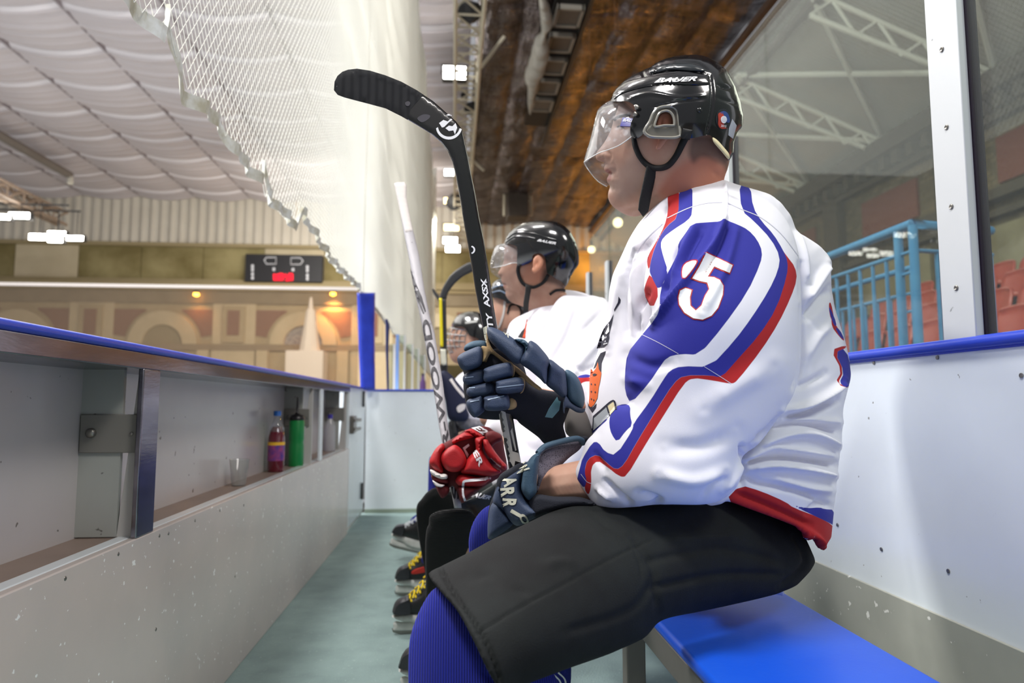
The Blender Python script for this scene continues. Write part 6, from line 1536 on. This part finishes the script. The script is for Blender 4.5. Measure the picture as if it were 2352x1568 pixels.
legs(p2, Z4([(352, 510), (400, 480), (470, 468), (560, 466), (620, 490), (665, 560), (650, 700), (600, 900), (480, 1150), (340, 1150), (325, 900), (322, 700), (330, 600), (345, 560)]), Z4([(268, 450), (300, 400), (342, 352), (400, 330), (500, 370), (520, 460), (460, 600), (420, 850), (400, 1000), (335, 960), (318, 850), (290, 700), (270, 560)]),
     [(1040, 1190, 1.88), (1000, 1400, 2.2)], [(1000, 1150, 2.3), (1000, 1340, 2.6)], M_sockb)
skate(p2, 920, 1562, 2.13, M_lacey, yaw=-.1)
skate(p2, 905, 1432, 2.69, M_lacey, yaw=.12)
# red glove on the silver stick
M_rg = mat('red_glove', '#b8151c', .6, bump=(400, .4), var=(30, .5, '#8e1016')); M_rgd = mat('dark_red_cloth', '#5c0d12', .8)
rb = puff('glove', ZB([(158, 720), (230, 570), (340, 480), (480, 400), (640, 300), (800, 240), (960, 240), (1060, 300), (1160, 360), (1200, 560), (1235, 760), (1220, 860), (1100, 960), (900, 1080), (720, 1220), (620, 1290), (560, 1180), (470, 1060), (340, 1220), (290, 1160), (220, 1020), (170, 860)]), [(1000, 1050, 1.78), (1080, 1000, 1.78), (1150, 1040, 1.85), (1080, 1140, 1.80)], M_rgd, p2, k=.7, cap=.035, s=5)
def rp(name, pts, Y, t=.02, m=M_rg, r=9): return pad(name, pts, Y, m, rb, r, t, zf=ZB)
rp('finger_pad', [(158, 716), (232, 560), (332, 470), (372, 520), (330, 620), (330, 740), (350, 860), (300, 880), (200, 800)], 1.745, .03, r=14)
rp('finger_pad', [(175, 830), (300, 880), (405, 900), (400, 960), (300, 960), (190, 900)], 1.74, .02, mat('white_leather', '#e6e0dc', .6), 5)
rp('finger_pad', [(205, 980), (300, 1030), (372, 1045), (330, 1078), (250, 1060), (215, 1020)], 1.74, .02, mat('white_leather', '#e6e0dc', .6), 5)
rp('finger_pad', [(200, 900), (400, 962), (400, 1030), (215, 985)], 1.75, .02, M_rgd, 5)
rp('finger_pad', [(260, 1080), (400, 1060), (440, 1120), (380, 1210), (320, 1216)], 1.755, .022, M_rgd, 7)
rp('thumb', [(318, 660), (350, 590), (440, 520), (520, 492), (610, 560), (670, 680), (650, 800), (560, 860), (440, 860), (360, 800), (325, 730)], 1.735, .032, r=12)
rp('hand_roll', [(470, 440), (560, 360), (680, 310), (780, 370), (700, 410), (560, 450), (500, 480)], 1.76, .028, r=9)
rp('hand_roll', [(640, 310), (720, 270), (820, 300), (900, 370), (840, 400), (760, 360)], 1.765, .03, r=8)
rp('cuff', [(790, 410), (860, 380), (930, 380), (900, 440), (900, 560), (960, 680), (1060, 790), (1150, 850), (1100, 900), (960, 930), (800, 910), (600, 880), (640, 760), (720, 640), (800, 560)], 1.745, .04, r=14)
rp('cuff_rim', [(900, 430), (960, 420), (1000, 480), (1080, 600), (1160, 700), (1230, 780), (1200, 840), (1130, 790), (1010, 680), (930, 580)], 1.73, .03, r=7)
rp('cuff', [(520, 980), (600, 895), (800, 930), (1010, 935), (960, 1010), (840, 1070), (620, 1070), (560, 1050)], 1.75, .035, r=10)
rp('cuff', [(560, 1060), (760, 1080), (900, 1070), (760, 1180), (660, 1270), (600, 1290), (560, 1180)], 1.755, .033, M_rgd, 8)
rp('cuff_flare', [(940, 330), (1040, 300), (1150, 350), (1170, 420), (1080, 470), (1010, 520), (950, 450)], 1.76, .03, m=M_rgd, r=8)
TR = bvh([rb] + list(rb.children))
relief('glove_trim', band(ZB([(625, 1060), (635, 1000), (700, 985), (850, 975), (1000, 945)]), 2.6), TR, M_whitep, rb, lift=.002, smooth=False)
relief('glove_trim', band(ZB([(622, 1075), (625, 1170), (650, 1260)]), 2.2), TR, M_whitep, rb, lift=.002, smooth=False)
relief('glove_trim', ZB([(620, 530), (700, 475), (712, 500), (655, 550), (700, 620), (682, 670)]), TR, M_whitep, rb, lift=.002, smooth=False)
relief('glove_trim', band(ZB([(1010, 675), (1080, 740), (1150, 790)]), .9), TR, M_whitep, rb, lift=.002)
lettering('lettering', 'ER', [ZB([(760, 600)])[0], ZB([(850, 800)])[0], ZB([(900, 730)])[0], ZB([(810, 530)])[0]], TR, M_whitep, rb, lift=.002, shear=.2, bold=.03)
lettering('lettering', 'E2', [ZB([(740, 262)])[0], ZB([(900, 355)])[0], ZB([(975, 300)])[0], ZB([(830, 225)])[0]], TR, M_whitep, rb, lift=.002, shear=.2, bold=.03)
# silver stick
st2 = thing('hockey_stick', 'silver stick with white taped handle held by the second player', 'hockey stick', (0, 2, .9))
M_sil = mat('silver_lacquer', '#a9a6aa', .5, .1, speck=(90, .72, '#7d7a7c'))
s_l = Z5([(80, 130), (110, 300), (150, 500), (185, 700), (212, 820), (240, 980), (280, 1200), (310, 1400), (335, 1530), (395, 1850)]); s_r = Z5([(130, 130), (152, 250), (200, 450), (232, 650), (260, 790), (285, 880), (330, 1150), (360, 1400), (378, 1500), (436, 1850)])
SKY = [(910, 430, 2.30), (960, 640, 2.08), (1000, 880, 1.92), (1030, 1080, 1.80), (930, 640, 2.08), (1060, 1170, 1.80)]
sh2 = puff('shaft', s_l + s_r[::-1], SKY, M_sil, st2, smooth=False, round_r=7, k=.013, s=7)
puff('taped_grip', Z5([(60, 52), (75, 45), (118, 44), (131, 62), (130, 130), (152, 250), (168, 320), (120, 330), (100, 240), (80, 140)]), SKY, mat('white_tape', '#cfc8c4', .85, bump=(0, .25), lines=('Z', 16, .3), bdist=.001), st2, smooth=False, round_r=7, k=.016, s=5)
TS2 = bvh([sh2])
lettering('lettering', 'SHER-WOOD', [Z5([(422, 1800)])[0], Z5([(256, 800)])[0], Z5([(212, 810)])[0], Z5([(388, 1800)])[0]], TS2, mat('dark_print', '#2c2830', .5), st2, lift=.001, shear=.0, bold=.03)
reliefs('stick_stripe', [Z5([(150, 520), (175, 590), (215, 680), (238, 760), (232, 765), (200, 690), (165, 610)]), Z5([(168, 620), (200, 690), (228, 770), (222, 775), (190, 700)])], TS2, mat('dark_print', '#2c2830', .5), st2, lift=.001, smooth=False)

# ---------------------------------------------------------------- third player
p3 = person('player in a dark top and black helmet, mostly hidden behind the second player', (.45, 3.1, .44))
H3Y = [(1140, 700, 3.14), (1190, 690, 3.10), (1170, 760, 3.12)]
h3 = [(1134, 684), (1133, 700), (1131, 712), (1125, 722), (1132, 728), (1133, 745), (1140, 762), (1155, 772), (1168, 778), (1172, 830), (1225, 830), (1222, 760), (1224, 700), (1205, 660), (1160, 655), (1138, 668)]
b3 = body_of('body', p3, puff_geo(h3, H3Y, k=.85, s=3, n=36), [
    [(tuple(P(1240, 1000, 3.15)), .14), (tuple(P(1220, 850, 3.15)), .13), (tuple(P(1200, 790, 3.12)), .05)],
    [(tuple(P(1210, 830, 3.0)), .06), (tuple(P(1180, 960, 2.9)), .045), (tuple(P(1120, 960, 2.8)), .035)],
    [(tuple(P(1220, 1040, 3.12)), .06), (tuple(P(1020, 1080, 3.08)), .035), (tuple(P(995, 1280, 3.17)), .03)],
    [(tuple(P(1220, 1040, 3.22)), .06), (tuple(P(1050, 1085, 3.3)), .03), (tuple(P(1020, 1250, 3.34)), .025)]], .007)
hs3 = [(1127, 668), (1131, 652), (1142, 642), (1160, 636), (1180, 640), (1205, 652), (1222, 680), (1226, 710), (1215, 745), (1190, 760), (1150, 750), (1130, 710)]
hm3 = puff('helmet', hs3, H3Y, M_black, p3, k=1.2, region=[(1127, 668), (1131, 652), (1142, 642), (1160, 636), (1180, 640), (1205, 652), (1222, 680), (1226, 710), (1216, 742), (1200, 750), (1199, 715), (1190, 698), (1176, 695), (1165, 697), (1160, 690), (1140, 684), (1128, 682)], s=3, smooth='r')
T3 = bvh([hm3]); reliefs('helmet_ridge', [band([(1130, 662), (1150, 655), (1170, 660)], 1.4), band([(1130, 672), (1148, 668), (1162, 674)], 1.4)], T3, mat('pale_blue_ridge', '#5d6f86', .3), hm3, lift=.002, k=1)
T3b = bvh([b3, hm3]); relief('chin_strap', band([(1160, 692), (1158, 715), (1152, 738), (1146, 752)], 2.2), T3b, mat('pale_strap', '#c9c5c0', .7), p3, lift=.005)
relief('strap_loop', band([(1166, 720), (1172, 702), (1186, 700), (1196, 712), (1194, 735), (1180, 745)], 2), T3b, M_strap, p3, lift=.005)
puff('jersey', [(1152, 768), (1168, 745), (1190, 760), (1240, 775), (1300, 850), (1300, 1040), (1180, 1060), (1110, 1000), (1140, 900), (1150, 820)], [(1200, 800, 3.1), (1280, 900, 3.12), (1150, 990, 2.95)], mat('dark_brown_top', '#3a2d29', .8), p3, k=.9, cap=.16, s=9)
legs(p3, [(985, 1062), (992, 1046), (1012, 1040), (1060, 1050), (1080, 1100), (1060, 1200), (1030, 1290), (985, 1310), (968, 1300), (972, 1240), (982, 1140)], [(1000, 1050), (1060, 1045), (1100, 1080), (1060, 1200), (1030, 1280), (1010, 1240)], [(1000, 1060, 3.05), (980, 1290, 3.18)], [(1040, 1060, 3.3), (1010, 1260, 3.35)], M_sock)
puff('shorts', [(1010, 1050), (1060, 1020), (1150, 1000), (1250, 1000), (1260, 1100), (1150, 1110), (1060, 1090)], [(1040, 1060, 3.1), (1240, 1050, 3.15)], M_short, p3, k=.85, s=9)
skate(p3, 910, 1352, 3.2, M_lacey, accent=True, yaw=.05)
skate(p3, 955, 1330, 3.42, M_lacey, yaw=.2)

# ---------------------------------------------------------------- fourth player with a cage
p4 = person('player in navy gloves with a wire face cage, farthest on the bench', (.25, 4.1, .44))
H4Y = [(1040, 780, 4.22), (1090, 770, 4.12), (1070, 830, 4.15)]
h4 = [(1034, 758), (1030, 780), (1024, 795), (1030, 802), (1032, 818), (1042, 832), (1060, 838), (1075, 845), (1080, 880), (1120, 880), (1118, 820), (1122, 770), (1105, 735), (1070, 728), (1042, 740)]
b4 = body_of('body', p4, puff_geo(h4, H4Y, k=.85, s=3, n=36), [
    [(tuple(P(1130, 1000, 4.2)), .15), (tuple(P(1110, 920, 4.2)), .14), (tuple(P(1095, 860, 4.15)), .05)],
    [(tuple(P(1090, 890, 4.12)), .05), (tuple(P(1090, 950, 4.12)), .03), (tuple(P(1055, 940, 3.98)), .02)],
    [(tuple(P(1110, 1000, 4.15)), .07), (tuple(P(1040, 1010, 4.02)), .03), (tuple(P(1025, 1180, 3.92)), .03)],
    [(tuple(P(1110, 1000, 4.25)), .07), (tuple(P(1055, 1020, 4.3)), .03), (tuple(P(1050, 1150, 4.32)), .03)]], .008)
hm4 = puff('helmet', [(1036, 752), (1042, 736), (1055, 722), (1078, 715), (1102, 718), (1120, 735), (1128, 765), (1122, 800), (1105, 820), (1080, 830), (1050, 810), (1038, 780)], H4Y, M_black, p4, k=1.25, region=[(1036, 752), (1042, 736), (1055, 722), (1078, 715), (1102, 718), (1120, 735), (1128, 765), (1122, 800), (1105, 800), (1098, 778), (1078, 770), (1066, 752), (1050, 750)], s=3, smooth='r')
relief('helmet_mark', ZD([(348, 545), (455, 530), (455, 548), (348, 562)]), bvh([hm4]), mat('pale_mark', '#a9aaa6', .4), hm4, lift=.002, smooth=False)
cage = MB(); M_cage = mat('chrome_cage', '#b9b9b4', .3, .8)
def cpt(u, v):   # cage point: u 0 (front) .. 1 (ear), v 0 (top) .. 1 (chin)
    px = 1026 + 42 * u ** 1.3 - 2 * v + 12 * (v - .4) ** 2 * 4; py = 752 + 70 * v + 6 * u * (1 - v); return P(px, py, 4.20 - .12 * u)
for v in np.linspace(0, 1, 6): cage.tube([cpt(u, v) for u in np.linspace(0, 1, 8)], .0035, 5)
for u in np.linspace(0, 1, 5): cage.tube([cpt(u, v) for v in np.linspace(0, 1, 8)], .0035, 5)
keep(cage.build('face_cage', M_cage, None, smooth=True), p4)
puff('jersey', [(1072, 850), (1050, 865), (1035, 890), (1032, 930), (1050, 975), (1080, 985), (1180, 1010), (1220, 940), (1180, 860), (1130, 830), (1098, 842)], [(1060, 880, 4.1), (1150, 880, 4.2), (1100, 980, 4.1)], M_jersey, p4, k=.95, cap=.18, s=8)
ng = puff('glove', ZD([(118, 1010), (160, 984), (220, 1020), (290, 1100), (345, 1180), (358, 1260), (364, 1330), (382, 1392), (350, 1436), (240, 1440), (190, 1400), (165, 1250), (130, 1100)]), [(1030, 900, 3.92), (1060, 960, 3.95)], mat('navy_cloth', '#161c3a', .7), p4, k=.8, cap=.05, s=4)
TN = bvh([ng]); reliefs('glove_trim', [band(ZD([(215, 1060), (270, 1140), (340, 1220)]), 3), ZD([(270, 1320), (300, 1290), (345, 1285), (340, 1330), (290, 1360)])], TN, mat('white_leather', '#e6e0dc', .6), ng, lift=.003)
puff('shorts', ZD([(265, 1390), (340, 1370), (380, 1400), (440, 1420), (540, 1440), (560, 1500), (400, 1520), (290, 1490)]), [(1080, 975, 4.0)], mat('grey_mottled_cloth', '#8c8a90', .8, var=(40, .8, '#5a5a66')), p4, k=.9, s=5)
legs(p4, ZB([(420, 180), (520, 160), (560, 230), (560, 420), (560, 700), (500, 1300), (420, 1500), (330, 1500), (400, 700), (430, 400)]), ZB([(480, 200), (640, 230), (660, 400), (640, 900), (560, 1300), (500, 1300)]), [(1040, 1000, 4.0), (1020, 1180, 3.9)], [(1060, 1000, 4.3), (1050, 1150, 4.3)], mat('dark_socks', '#1b1b20', .9))
puff('sock', [(940, 1210), (944, 1192), (955, 1182), (975, 1170), (1000, 1180), (1000, 1230), (975, 1245), (950, 1235)], [(970, 1200, 3.87)], M_sock, p4, k=.8, s=4)
skate(p4, 892, 1285, 3.84, M_lacew, tilt=.22, yaw=-.1, zoff=.05)
skate(p4, 960, 1262, 4.1, M_lacew, yaw=.1)
# his stick: black blade, yellow and black shaft
st4 = thing('hockey_stick', 'yellow and black stick with upturned black blade held by the farthest player', 'hockey stick', (0, 3.9, .9))
K4 = [(1080, 610, 3.85), (1015, 700, 3.9), (1020, 860, 3.93), (1030, 960, 3.95)]
M_kb = mat('dark_grey_stick', '#2b2c2e', .5)
puff('blade', ZD([(400, 8), (300, 55), (215, 125), (150, 225), (122, 300), (118, 335), (176, 340), (190, 290), (250, 205), (330, 135), (425, 80)]), K4, M_kb, st4, round_r=4, k=.012, s=4)
puff('shaft', ZD([(112, 330), (176, 335), (182, 770), (190, 1000), (215, 1120), (250, 1400), (275, 1560), (250, 1560), (215, 1400), (165, 1120), (128, 1000), (120, 770)]), K4, M_kb, st4, smooth=False, round_r=4, k=.012, s=5)
puff('yellow_face', ZD([(112, 330), (138, 332), (150, 770), (120, 770)]), [(1015, 700, 3.885)], mat('yellow_stick', '#e4d31a', .45), st4, smooth=False, round_r=3, k=.006, s=5)
puff('white_band', ZD([(125, 790), (172, 790), (180, 930), (150, 940), (130, 925)]), [(1015, 810, 3.885)], M_silver, st4, smooth=False, round_r=3, k=.008, s=5)
st5 = puff('hockey_stick', ZD([(50, 246), (70, 256), (115, 320), (122, 400), (112, 400), (100, 350), (60, 290)]), [(1005, 680, 4.6)], mat('dark_grey_stick', '#2b2c2e', .5), round_r=4, k=.012, s=4)
tag(st5, 'dark stick blade tip showing left of the yellow and black stick', 'hockey stick')
